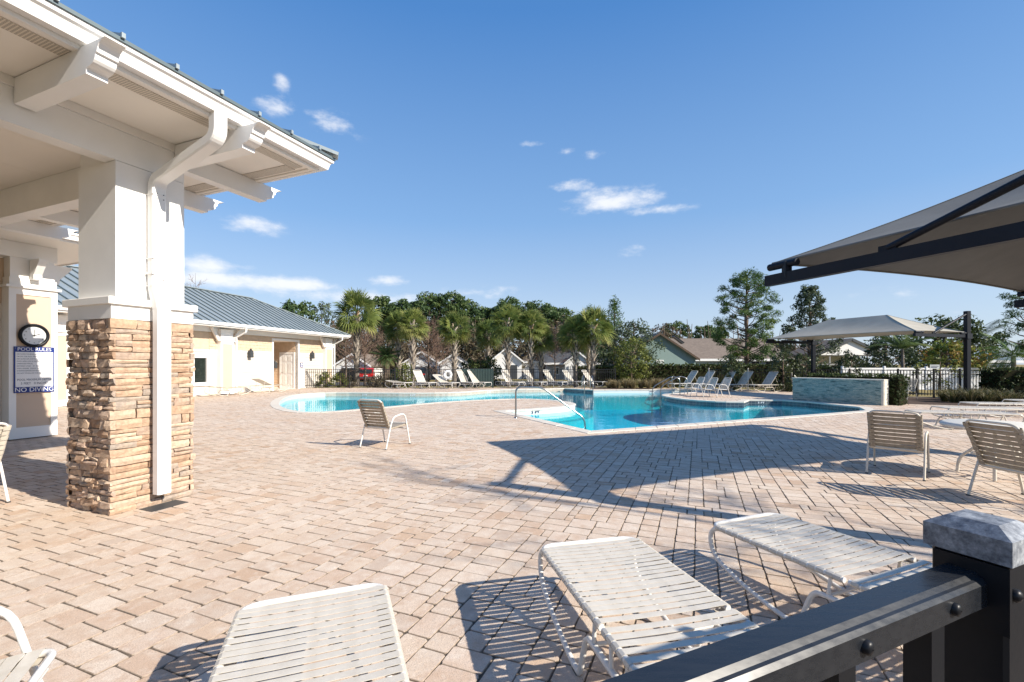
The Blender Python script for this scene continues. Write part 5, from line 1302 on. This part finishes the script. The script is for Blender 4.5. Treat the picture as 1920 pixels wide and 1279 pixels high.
# ------------------------------------------------------------------ trees
def limb(mb, p, d, L_, r, g, wob=.15, n_=4):
    pts = [np.array(p, float)]; d = np.array(d, float); d /= np.linalg.norm(d)
    for k in range(n_): d = d+g.normal(size=3)*wob; d /= np.linalg.norm(d); pts.append(pts[-1]+d*L_/n_)
    mb.tube(pts, r, 6, False, [max(.006, r*(1-.8*k/n_)) for k in range(n_+1)]); return pts, d
def tree(name, label, cat, px, D, top_y, base_z, shape, m, trunk_r, seed, nclump, clump_r, nleaf, size, group=None, trunk_frac=.4, flat=.7, aspect=.35, bare=.0, lo=0, hi=1, up=.2, lean=0, trunkm='bark', bz=None):
    """shape(h in 0..1) -> crown half width in metres at that height fraction of the crown"""
    g = np.random.default_rng(seed); x = (px-960)*D/F; zb = gz(x, D) if bz is None else bz; H = CAM_H+(683-top_y)*D/F-zb
    t = thing(name, label, cat, (x,D,zb), 0, group); mb = MB()
    ns = 8; tp = [np.array([lean*k/ns+g.normal()*.03*H*.1, g.normal()*.03*H*.1, H*.97*k/ns]) for k in range(ns+1)]; tp[0][:] = (0,0,0)
    mb.tube(tp, trunk_r, 8, False, [trunk_r*(1.15-1.0*k/ns)+.015 for k in range(ns+1)])
    C, Rr = [], []; z0 = H*trunk_frac
    for k in range(nclump):
        h = ((k+g.random())/nclump); z = z0+(H-z0)*h; w_ = shape(h); a = k*2.39996+g.normal()*.3; rr = w_*(.35+.65*g.random()**.6)
        c = np.array([lean*z/H+math.cos(a)*rr, math.sin(a)*rr, z-clump_r*.3]); C.append(c); Rr.append(clump_r*(.6+.7*g.random()))
        s_ = np.array([lean*z/H*.8,0,max(z0*.7,z-rr*.55)]); mid_ = (s_+c)/2+np.array([0,0,-.06*rr]) + g.normal(size=3)*.05
        mb.tube([s_,mid_,c], .03, 5, False, [max(.012,trunk_r*.26),max(.01,trunk_r*.17),.008])
    mb.build('trunk', trunkm, t)
    v, f, tn = leaf_cloud(C, Rr, nleaf, size, seed, flat, aspect, lo, hi, .35, up)
    mesh('crown', v, f, m, t, attr=tn); return t
import functools
rnd_shape = lambda w_: (lambda h: w_*math.sqrt(max(.02, 1-(2*h-1)**2)))
cone = lambda w_, k=.8: (lambda h: w_*max(.12, (1-h)**k))
umb_ = lambda w_: (lambda h: w_*(.45+.55*math.sin(math.pi*min(1,h*.9+.1))))
def egg(w_): return lambda h: w_*(math.sin(math.pi*(.12+.83*h))**.75 if h < .95 else .35)
# right-hand pine and its neighbours
tree('pine_tree', 'tall full pine tree beside the brown-roofed house', 'tree', 1400, 34, 509, 0, egg(2.55), 'pine_leaf', .17, 101, 92, .50, 150, .15, None, .25, .55, .13, 0, 0, 1, .5)
tree('cypress_tree', 'loose blue-green tree with upswept branches behind the far shade sail', 'tree', 1518, 34, 535, 0, lambda h: 3.3*max(.14,(1-h)**.75), 'oak_leaf', .14, 102, 120, .36, 85, .09, None, .10, .8, .4, 0, 0, .8, .2)
tree('pine_tree', 'dark pine with drooping branches at the right end of the fence', 'tree', 1935, 22, 525, 0, egg(1.5), 'pine_leaf', .15, 103, 34, .30, 130, .09, None, .42, .8, .16, 0, 0, .45, .3)
tree('young_pine', 'slim young pine with upright shoots behind the palms', 'tree', 1152, 52, 560, 0, cone(2.6,.9), 'pine_leaf', .16, 104, 42, .62, 75, .15, None, .25, 1.2, .25, 0, 0, .8, .5)
tree('young_pine', 'young pine with a pointed top behind the bright palm', 'tree', 1104, 58, 574, 0, cone(2.4,.9), 'pine_leaf', .16, 105, 32, .62, 70, .15, None, .25, 1.2, .25, 0, 0, .8, .5)
tree('oak_tree', 'broad grey-green oak beside the green gabled house', 'tree', 1188, 49, 603, 0, rnd_shape(2.9), 'oak_leaf', .25, 106, 60, .8, 90, .12, None, .2, .8, .5, 0, 0, .9, .2)
tree('broadleaf_tree', 'broad leafy green tree behind the shade sail mast', 'tree', 1770, 34, 597, 0, rnd_shape(3.2), 'shrub_leaf', .18, 107, 60, .62, 75, .13, None, .3, .8, .5, 0, 0, .8, .2)
tree('broadleaf_tree', 'dark rounded evergreen left of the yellow-green feather palm', 'tree', 1660, 31, 630, 0, rnd_shape(1.9), 'oak_leaf', .14, 108, 40, .5, 80, .10, None, .1, .8, .5, 0, 0, .6, .2)
tree('small_tree', 'small tree with orange and yellow leaves behind the white fence', 'tree', 1775, 30, 640, 0, rnd_shape(1.9), 'croton_leaf', .12, 109, 40, .45, 60, .12, None, .15, .8, .45, 0, 0, 1, .2)
tree('small_tree', 'sparse young tree with bare forked stem before the shade sail mast', 'tree', 1762, 20.9, 665, 0, rnd_shape(.9), 'yellow_leaf', .05, 110, 16, .22, 22, .07, None, .3, .8, .5, 0, .1, 1, .2, 0, 'bark', 0)
tree('light_bush', 'tall loose bright green bush at the fence corner', 'bush', 1183, 31, 636, 0, rnd_shape(1.35), 'yellow_leaf', .07, 111, 46, .38, 75, .075, None, .08, .9, .5, 0, 0, 1, .2)
tree('dark_tree', 'dark leafy tree standing under the slim young pine', 'tree', 1150, 40, 655, 0, rnd_shape(2.1), 'magnolia_leaf', .10, 125, 44, .55, 75, .11, None, .05, .8, .5, 0, 0, .7, .2)
for i, (px, D, ty, w_, lab) in enumerate(((1372,26.2,668,.75,'dark glossy shrub before the fence between the second and third raised loungers'),(1468,25.4,664,.95,'dark glossy shrub before the fence beside the fifth raised lounger'),(1596,27.5,664,1.05,'dark glossy shrub behind the clipped hedge of the mosaic wall'),(1640,28.5,672,1.0,'dark glossy shrub left of the feather palm'),(1512,27.5,668,.9,'dark glossy shrub right of the fifth raised lounger'))):
    tree('glossy_shrub', lab, 'shrub', px, D, ty, 0, rnd_shape(w_), 'magnolia_leaf', .05, 120+i, 26, .30, 70, .07, 'glossy shrubs at the fence', .03, .9, .5, 0, 0, 1, .2, 0, 'bark', -.03)
tree('yellow_bush', 'yellow-green upright bush behind the flat lounger at the far fence', 'bush', 760, 31, 682, 0, rnd_shape(.62), 'yellow_leaf', .05, 131, 22, .28, 70, .06, None, .03, 1, .5, 0, 0, .9, .2)
for i, (px, D, ty, w_) in enumerate(((592,29.7,697,.42),(612,29.7,696,.45),(638,30,700,.5),(655,30.3,704,.5),(700,30.4,706,.5),(713,30.6,703,.45),(735,30.8,700,.5))):
    tree('low_shrub', 'low yellow-green shrub just behind the black fence by the pool house' if i < 3 else 'low twiggy shrub behind the black fence near the red car', 'shrub', px, D, ty, 0, rnd_shape(w_), 'yellow_leaf' if i < 3 else 'brown_leaf', .03, 140+i, 14, .2, 60, .05, 'low shrubs behind the fence', .02, .9, .5, 0, 0, .9, .2)
for i, (px, D, ty) in enumerate(((900,34,676),(918,35,672),(880,36,674))):
    tree('low_shrub', 'dark green shrub behind the green screened fence', 'shrub', px, D, ty, 0, rnd_shape(.9), 'shrub_leaf', .04, 160+i, 20, .32, 60, .09, 'shrubs behind the screened fence', .02, .9, .5)
# bare winter trees
def bare_tree(label, px, D, top_y, spread, seed, tr=.09, n_main=26):
    g = np.random.default_rng(seed); x = (px-960)*D/F; zb = gz(x,D); H = CAM_H+(683-top_y)*D/F-zb
    t = thing('bare_tree', label, 'tree', (x,D,zb), 0, 'bare winter trees'); mb = MB(); tp = [(0,0,0),(.03,.02,H*.3),(-.02,0,H*.6),(.02,0,H)]
    mb.tube(tp, tr, 7, False, [tr*1.2,tr*.9,tr*.5,.012]); mb.build('trunk', 'bark', t); vs, fs, tn = [], [], []
    def seg(a, b, r0, r1, tone):
        d = b-a; d /= np.linalg.norm(d)+1e-9; s_ = np.cross(d,[.3,.9,.2]); s_ /= np.linalg.norm(s_); u_ = np.cross(d,s_); k = len(vs)
        for p, r_ in ((a,r0),(b,r1)):
            for q in range(3): an = q*2.094; vs.append(p+(s_*math.cos(an)+u_*math.sin(an))*r_); tn.append(tone)
        for q in range(3): fs.append((k+q,k+(q+1)%3,k+3+(q+1)%3,k+3+q))
    def grow(p, d, L_, r_, lev):
        tone = float(g.random())
        for k in range(3):
            d = d+g.normal(size=3)*.13+np.array([0,0,.05]); d /= np.linalg.norm(d); q = p+d*L_/3; seg(p,q,r_*(1-k*.22),r_*(1-(k+1)*.22),tone); p = q
            if lev > 0:
                for _ in range(2 if lev > 1 else 3):
                    nd = d+g.normal(size=3)*.55; nd /= np.linalg.norm(nd); grow(p, nd, L_*(.42+.2*g.random()), max(.006,r_*.5), lev-1)
    for i in range(n_main):
        h = .22+.72*i/n_main; a = i*2.39996; el = .25+.9*(h-.2); L_ = spread*(1.15-.75*h); grow(np.array([0,0,H*h]), np.array([math.cos(a)*math.cos(el),math.sin(a)*math.cos(el),math.sin(el)]), L_, .028, 2)
    mesh('branches', [tuple(v) for v in vs], fs, 'bare_twig', t, attr=tn)
def shade_tree():
    bare_tree('sparse bare tree outside the black fence that throws thin branch shadows on the deck', 960, 1.0, -4700, 2.2, 31, .07, 12)
    o = [o for o in bpy.data.objects if o.get('label','').startswith('sparse bare tree outside')][0]; o.location = (9.6, .3, -.035)
    del o['group']
shade_tree()
bare_tree('bare reddish winter tree behind the thick-trunked palm', 684, 38, 622, 2.6, 1); bare_tree('bare reddish winter tree behind the two leaning palms', 803, 36, 614, 2.6, 2); bare_tree('bare winter tree between pool house and thick-trunked palm', 648, 42, 612, 2.4, 3)
bare_tree('small bare winter tree left of the life ring palm', 818, 41, 640, 1.9, 4); bare_tree('pale bare tree behind the short palm by the dark-roofed house', 1040, 60, 622, 2.8, 5)
bare_tree('thin bare treetop rising over the pool house roof', 366, 60, 512, 2.4, 6, .10, 18)
# pine wood behind the houses
far = [(552,75,566,3.4,'rounded pine crown over the pool house roof'), (603,95,566,3.0,'bluish sparse tree between pool house and palms'), (712,90,556,2.6,0),(752,88,562,3.0,0),(804,84,550,3.6,0),(818,92,556,3.2,0),(846,84,548,4.2,0),(872,90,562,3.4,0),(893,96,574,3.2,0),(915,94,578,3.4,0),(955,92,558,4.0,0),(985,96,566,3.6,0),(1012,90,568,3.8,0),(1030,97,574,3.4,0),(1052,92,578,3.2,0),(1076,100,590,3.0,0),(735,98,572,3.0,0),(780,99,566,3.2,0),(938,100,574,3.2,0),(1130,96,600,3.2,0),(1268,110,604,3.6,'rounded pine crown above the green gabled house roof'),(1322,115,610,3.6,'low pine crown above the brown roof'),(1346,118,612,2.8,'second low pine crown above the brown roof')]
for i, (px, D, ty, w_, lab) in enumerate(far):
    tree('pine_tree', lab or 'tall pine with clumped crown in the wood behind the palms', 'tree', px, D, ty, 0, umb_(w_), 'far_pine_leaf' if i != 1 else 'oak_leaf', .17, 200+i, 38, 1.1, 90 if i != 1 else 30, .30, 'pines in the wood behind', .52, .62, .4, 0, 0, 1, .5)
tree('bare_oak', 'russet tree crown above the green gabled house', 'tree', 1245, 100, 608, 0, rnd_shape(4.0), 'brown_leaf', .2, 230, 40, 1.0, 60, .2, None, .3, .8, .5, 0, .55, .85, .2)
def wood():
    g = np.random.default_rng(77); C, Rr = [], []
    for px in np.arange(330, 1560, 5.5):
        for D in (72, 80, 88):
            x = (px-960)*D/F+g.normal()*1.0; hmax = 6.4+1.6*math.sin(px*.031)+1.2*math.sin(px*.093+D)
            if px > 1160: hmax *= .62
            for k in range(4): C.append((x+g.normal()*.7, D+g.normal()*1.5, -.7+hmax*(k+.6+.3*g.random())/4)); Rr.append(1.35+.6*g.random())
    v, f, t = leaf_cloud(C, Rr, 30, .32, 78, .85, .45, 0, 1, .3, .1)
    o = mesh('woodland', v, f, 'brown_leaf', None, attr=t); tag(o, 'dense brown and olive winter woodland behind the houses', 'woodland', None, 'stuff')
    mb = MB()
    for i in range(150): px = 340+i*8+g.normal()*3; D = 70+22*g.random(); x = (px-960)*D/F; mb.tube([(x,D,-.75),(x+g.normal()*.3,D,3),(x+g.normal()*.6,D,6.5+2.5*g.random())], .1, 5, False, [.13,.10,.04])
    o2 = mb.build('trunks', 'bark', o); tag(o2, kind='stuff')
wood()
# hedges and grasses
q = G(1214,686, 0); 
box_hedge('hedge', 'long clipped hedge in front of the green gabled house', (8.9,31.2,-.06), R(1), 9.6, 1.0, 1.52, 'hedge_leaf', 34, .06, 14)
box_hedge('hedge', 'clipped hedge running on behind the five raised loungers', (18.5,31.0,-.06), R(-6), 3.8, .9, 1.35, 'hedge_leaf', 34, .06, 15)
box_hedge('hedge', 'tall dark clipped hedge block at the right end of the deck', (20.35,19.0,-.02), R(-14), 5, 1.2, 1.32, 'hedge_leaf', 60, .045, 16)
box_hedge('hedge', 'low dark hedge under the dark-roofed house porch', (5.6,38,-.3), 0, 6.0, 1, 1.6, 'hedge_leaf', 26, .08, 17)
tag(poly_sheet('planting_bed', [[(14.6,17.3),(17.0,16.2),(22,16.4),(23,19.6),(18,20.6),(15.9,19.2)]], .010, 'mulch'), kind='structure')
tag(poly_sheet('planting_bed', [[(4.9,27.5),(8.3,27.3),(9.3,28.6),(4.9,29.0)]], .010, 'mulch'), kind='structure')
def tuft(label, px, D, hgt, seed, m, group, spread=.45, n_=130):
    g = np.random.default_rng(seed); x = (px-960)*D/F; t = thing('grass_clump', label, 'grass', (x,D,.0), 0, group); vs, fs, tn = [], [], []
    for i in range(n_):
        a = g.random()*6.283; r0 = g.random()*.12; ln = hgt*(.6+.6*g.random()); o = np.array([math.cos(a)*r0,math.sin(a)*r0,0]); out = np.array([math.cos(a),math.sin(a),0]); sp = spread*(.3+g.random()); sd_ = np.array([-math.sin(a),math.cos(a),0])*.009
        m1 = o+out*sp*.35+np.array([0,0,ln*.7]); tip = o+out*sp+np.array([0,0,ln*(.75+.3*g.random())]); b = len(vs); tt = float(g.random())
        vs += [o-sd_,o+sd_,m1+sd_,m1-sd_,tip]; fs += [(b,b+1,b+2,b+3),(b+3,b+2,b+4)]; tn += [tt*.8,tt*.8,tt,tt,min(1,tt+.2)]
    mesh('blades', [tuple(v) for v in vs], fs, m, t, attr=tn)
k = 0
for px, D, h_ in ((1142,28.4,.45),(1158,28.0,.55),(1173,28.2,.62),(1188,27.9,.6),(1202,28.3,.6),(1216,28.0,.62),(1228,28.5,.7),(1240,28.2,.68),(1254,28.6,.6),(1150,28.8,.6),(1182,28.8,.65)):
    tuft('dry straw-coloured grass clump below the tall loose bush', px, D, h_, 300+k, 'dry_grass', 'dry grass clumps by the fence corner', .5); k += 1
for px, D, h_ in ((1772,18.2,.5),(1788,17.7,.55),(1803,18.4,.5),(1820,17.5,.55),(1838,17.9,.5),(1852,17.2,.5),(1868,17.6,.55),(1884,17.2,.5),(1780,19,.6),(1812,19,.6),(1845,18.8,.6),(1905,17.4,.5)):
    tuft('olive grass clump in the bed at the foot of the shade sail mast', px, D, h_, 330+k, 'dark_grass', 'grass clumps in the planting bed', .5, 150); k += 1
# ------------------------------------------------------------------ houses
def gable_house(name, label, px0, px1, D, eave_y, peak_y, depth, wallm, roofm, zb=-.72, ridge='y', over=.4, feats=None, cat='house', trim='window_trim'):
    """ridge 'y': gable faces the camera; 'x': eave faces the camera"""
    x0, x1 = (px0-960)*D/F, (px1-960)*D/F; ze = CAM_H+(683-eave_y)*D/F-zb; zp = CAM_H+(683-peak_y)*D/F-zb
    h = thing(name, label, cat, ((x0+x1)/2, D, zb)); w_ = (x1-x0)/2
    MB().bb(-w_,w_,0,depth,0,ze).build('wall', wallm, h)
    t_ = .14
    if ridge == 'y':
        MB().prism([(-w_,ze+.001),(w_,ze+.001),(0,zp-.02)], (0,.002,0), (1,0,0), (0,0,1), (0,depth-.004,0)).build('gable', wallm, h)
        s_ = (zp-ze)/w_; e = over
        for sg, nm in ((-1,'roof'),(1,'roof')): MB().prism([(0,zp),(sg*(w_+e),ze-s_*e),(sg*(w_+e),ze-s_*e+t_),(0,zp+t_)], (0,-e,0), (1,0,0), (0,0,1), (0,depth+2*e,0)).build(nm, roofm, h)
        for sg in (-1,1): MB().prism([(0,zp-.12),(sg*(w_+e),ze-s_*e-.12),(sg*(w_+e),ze-s_*e+t_*.9),(0,zp+t_*.9)], (0,-e-.04,0), (1,0,0), (0,0,1), (0,.038,0)).build('bargeboard', trim, h)
    else:
        hd = depth/2; s_ = (zp-ze)/hd; e = over
        MB().prism([(0,ze+.001),(depth,ze+.001),(hd,zp-.02)], (-w_+.003,0,0), (0,1,0), (0,0,1), (2*w_-.006,0,0)).build('gable', wallm, h)
        for a, b in ((-e,hd),(depth+e,hd)): MB().prism([(a,ze-s_*e),(b,zp),(b,zp+t_),(a,ze-s_*e+t_)], (-w_-e,0,0), (0,1,0), (0,0,1), (2*w_+2*e,0,0)).build('roof', roofm, h)
        MB().bb(-w_-e,w_+e,-e-.05,-e-.003,ze-s_*e-.12,ze-s_*e+t_).build('gutter', 'window_trim', h)
    for ft in feats or []:
        k, fx, fw, z0, z1 = ft[:5]; xc = fx*w_; mm = ft[5] if len(ft) > 5 else None
        if k == 'window':
            f = MB().bb(xc-fw/2-.09,xc+fw/2+.09,-.06,-.002,z0-.09,z0).bb(xc-fw/2-.09,xc+fw/2+.09,-.06,-.002,z1,z1+.09).bb(xc-fw/2-.09,xc-fw/2,-.06,-.002,z0,z1).bb(xc+fw/2,xc+fw/2+.09,-.06,-.002,z0,z1).build('window_frame', 'window_trim', h)
            MB().bb(xc-fw/2,xc+fw/2,-.03,-.003,z0,z1).build('pane', mm or 'glass', f); MB().bb(xc-.02,xc+.02,-.05,-.031,z0,z1).build('mullion', 'window_trim', f)
        elif k == 'garage':
            f = MB().bb(xc-fw/2-.12,xc-fw/2,-.06,-.002,z0,z1+.12).bb(xc+fw/2,xc+fw/2+.12,-.06,-.002,z0,z1+.12).bb(xc-fw/2,xc+fw/2,-.06,-.002,z1,z1+.12).build('garage_frame', 'house_grey', h)
            for q_ in range(4): MB().bev(xc-fw/2,xc+fw/2,-.04,-.002,z0+(z1-z0)*q_/4+.01,z0+(z1-z0)*(q_+1)/4-.01,.01).build('garage_panel', mm or 'house_white', f)
        elif k == 'porch': MB().bb(xc-fw/2,xc+fw/2,-.03,-.002,z0,z1).build('porch_opening', mm or 'glass', h)
        elif k == 'post': MB().bb(xc-fw/2,xc+fw/2,-.35,-.2,z0,z1).build('porch_post', 'window_trim', h)
        elif k == 'shutter': MB().bb(xc-fw/2,xc+fw/2,-.04,-.002,z0,z1).build('shutter', mm, h)
    return h
gable_house('white_house', 'white gabled garage house behind the thick-trunked palm', 630, 692, 62, 684, 664, 9, 'house_white', 'roof_brown', -.72, 'y', .4, [('garage',.1,3.0,.05,1.9,'house_white')])
gable_house('white_house', 'white house with open dark garage behind the bare tree', 756, 824, 66, 681, 660, 10, 'house_white', 'roof_brown', -.72, 'y', .4, [('porch',.1,3.6,.05,1.9,'grey_plastic')])
gable_house('white_house', 'small white gable with green shuttered window behind the life ring', 826, 870, 64, 680, 666, 8, 'house_white', 'roof_grey', -.72, 'y', .3, [('window',.35,.7,1.15,1.85,'screen_green')])
gable_house('brown_roof_house', 'brown-roofed house seen behind the green screen', 868, 935, 78, 683, 664, 10, 'house_cream', 'roof_brown', -.72, 'x', .5)
gable_house('white_house', 'white double-gabled house with brown roof behind the tall palm', 921, 978, 68, 676, 653, 10, 'house_white', 'roof_tan', -.72, 'y', .4, [('window',-.55,1.2,.6,1.7),('porch',.45,1.2,.0,2.1,'grey_plastic')])
gable_house('garage_wing', 'garage wing with white door beside the double-gabled house', 974, 1018, 70, 678, 664, 9, 'house_white', 'roof_tan', -.72, 'x', .3, [('garage',.0,2.6,.05,1.75)])
gable_house('grey_house', 'long dark-roofed grey house with white porch posts', 1026, 1150, 66, 680, 654, 12, 'house_grey', 'roof_grey', -.72, 'x', .5, [('window',-.72,.6,.8,1.7),('window',-.45,.6,.8,1.7),('post',-.12,.14,0,2.3),('post',-.02,.14,0,2.3),('post',.25,.14,0,2.3),('post',.38,.14,0,2.3),('porch',.10,1.6,.1,2.1,'house_pale')])
gable_house('porch_gable', 'small white porch gable on the dark-roofed grey house', 1060, 1108, 64.5, 680, 660, 2.2, 'house_white', 'roof_grey', -.72, 'y', .25, [('porch',.0,2.2,0,1.95,'house_grey'),('post',-.55,.14,0,2.2),('post',.55,.14,0,2.2)])
gable_house('green_house', 'green gabled house with tan shingle roof', 1168, 1304, 50, 671, 626, 11, 'house_green', 'roof_tan', -.72, 'y', .35, [('window',.02,.6,1.9,2.6,'house_pale'),('window',-.4,.5,1.9,2.5,'house_pale')], 'house', 'umber')
gable_house('brown_house', 'long brown-roofed house with shaded porch beside the tall pine', 1300, 1478, 53, 672, 631, 13, 'house_pale', 'roof_brown', -.72, 'x', .5, [('porch',.75,2.4,.1,2.5,'grey_plastic'),('window',.3,.9,1.7,2.5)])
rv_ = thing('roof_vent', 'flat dark skylight vent on the tan shingle roof', 'vent', (0,0,0)); rv_.location = ((1270-960)*54/F, 54, 4.33); MB().bb(-.7,.7,-.4,.4,0,.16).build('vent_box', 'grey_plastic', rv_); MB().bb(-.74,.74,-.44,.44,.16,.2).build('vent_lid', 'roof_grey', rv_); rv_.rotation_euler = (0,R(37),0)
# screened patio room
def lanai():
    D = 44; x0, x1 = (1532-960)*D/F, (1650-960)*D/F; h = thing('patio_room', 'screened patio room with dark frame behind the far shade sail', 'building', ((x0+x1)/2, D, -.72)); w_ = (x1-x0)/2
    MB().bb(-w_,w_,3.0,3.1,0,3.2).build('back_wall', 'house_pale', h)
    for k in range(6): MB().bb(-w_+k*2*w_/5-.05,-w_+k*2*w_/5+.05,-.05,.05,0,3.1).build('frame_post', 'house_grey', h)
    for z in (.9, 2.2, 3.05): MB().bb(-w_,w_,-.04,.04,z-.05,z+.05).build('frame_rail', 'house_grey', h)
    MB().prism([(-w_-.3,3.1),(w_+.3,3.1),(.4,4.45),(-.2,4.45)], (0,-.15,0), (1,0,0), (0,0,1), (0,.12,0)).build('gable_infill', 'house_white', h)
    for a, b in (((-w_-.4,3.1),(.1,4.6)),((w_+.4,3.1),(.1,4.6))): MB().beam((a[0],-.3,a[1]),(b[0],-.3,b[1]),.12,.26).build('gable_beam', 'grey_plastic', h)
    for sg in (-1,1): MB().prism([(.1,4.62),(sg*(w_+.5)+.0,3.05),(sg*(w_+.5),3.15),(.1,4.74)], (0,-.2,0), (1,0,0), (0,0,1), (0,5,0)).build('roof', 'roof_brown', h)
lanai()
gable_house('metal_roof_house', 'pale house with silver metal roof behind the white vinyl fence', 1838, 1905, 52, 676, 652, 9, 'house_pale', 'metal_roof', -.5, 'x', .4, [('window',-.3,.9,.9,1.9),('window',.4,.9,.9,1.9)])
# ------------------------------------------------------------------ parked cars
def car(label, px, D, body, rz, name='parked_car', L_=4.6, W_=1.85, H_=1.72):
    x = (px-960)*D/F; c = thing(name, label, 'car', (x,D,-.70), rz, 'cars parked behind the fence'); hw = W_/2
    side = [(-L_/2,.45),(-L_/2+.02,.95),(-L_/2+.25,1.05),(-L_/2+.55,H_-.06),(-L_/2+.8,H_),(.35,H_),(.95,1.12),(L_/2-.15,.98),(L_/2,.78),(L_/2,.40),(L_/2-.2,.28),(-L_/2+.2,.28)]
    MB().prism(side, (0,-hw,0), (1,0,0), (0,0,1), (0,W_,0)).build('body', body, c)
    MB().prism([(-L_/2+.13,1.09),(-L_/2+.45,H_-.16),(-L_/2+.47,H_-.16),(-L_/2+.17,1.09)], (-.17,-hw+.16,0), (1,0,0), (0,0,1), (0,W_-.32,0)).build('rear_window', 'glass', c)
    for sy in (-1, 1):
        MB().prism([(-L_/2+.75,1.10),(-L_/2+.9,H_-.12),(.3,H_-.12),(.78,1.12)], (0,sy*hw-.004*(1 if sy < 0 else -1) - (.004 if sy < 0 else 0),0), (1,0,0), (0,0,1), (0,.01*sy,0)).build('side_window', 'glass', c)
        MB().bb(-L_/2-.03,-L_/2+.05,sy*(hw-.19)-.17,sy*(hw-.19)+.17,.84,1.0).build('tail_light', 'tail_light', c)
        for wx in (-L_/2+.85, L_/2-.85):
            wl = MB().lathe([(.01,-.1),(.30,-.1),(.345,-.08),(.345,.08),(.30,.1),(.01,.1)], 18); wl.v = [(wx+v[0], sy*(hw-.06)+v[2], .345+v[1]) for v in wl.v]; wl.build('wheel', 'tyre', c)
    MB().bb(-L_/2-.05,-L_/2+.02,-hw+.08,hw-.08,.42,.62).build('bumper', 'grey_plastic', c); MB().bb(-L_/2-.055,-L_/2-.002,-.26,.26,.68,.80).build('number_plate', 'white_sign', c)
    return c
car('red sport utility car parked on a drive behind the fence', 688, 60, 'red_car', R(104)); car('dark sport utility car parked left of the red car', 655, 61, 'dark_car', R(150), 'parked_car', 4.7, 1.9, 1.7)
car('dark car in the open garage of the white house', 790, 60, 'dark_car', R(90)); 
# utility box by the fence
ub = thing('utility_box', 'dark green utility cabinet behind the black fence near the cycad', 'cabinet', ((732-960)*33/F,33,gz(-9,33)))
MB().bev(-.45,.45,-.3,.3,0,1.25,.03).build('cabinet', 'green_box', ub); MB().bb(-.4,-.02,-.312,-.301,.1,1.15).build('door', 'green_box', ub); MB().bb(.02,.4,-.312,-.301,.1,1.15).build('door', 'green_box', ub)
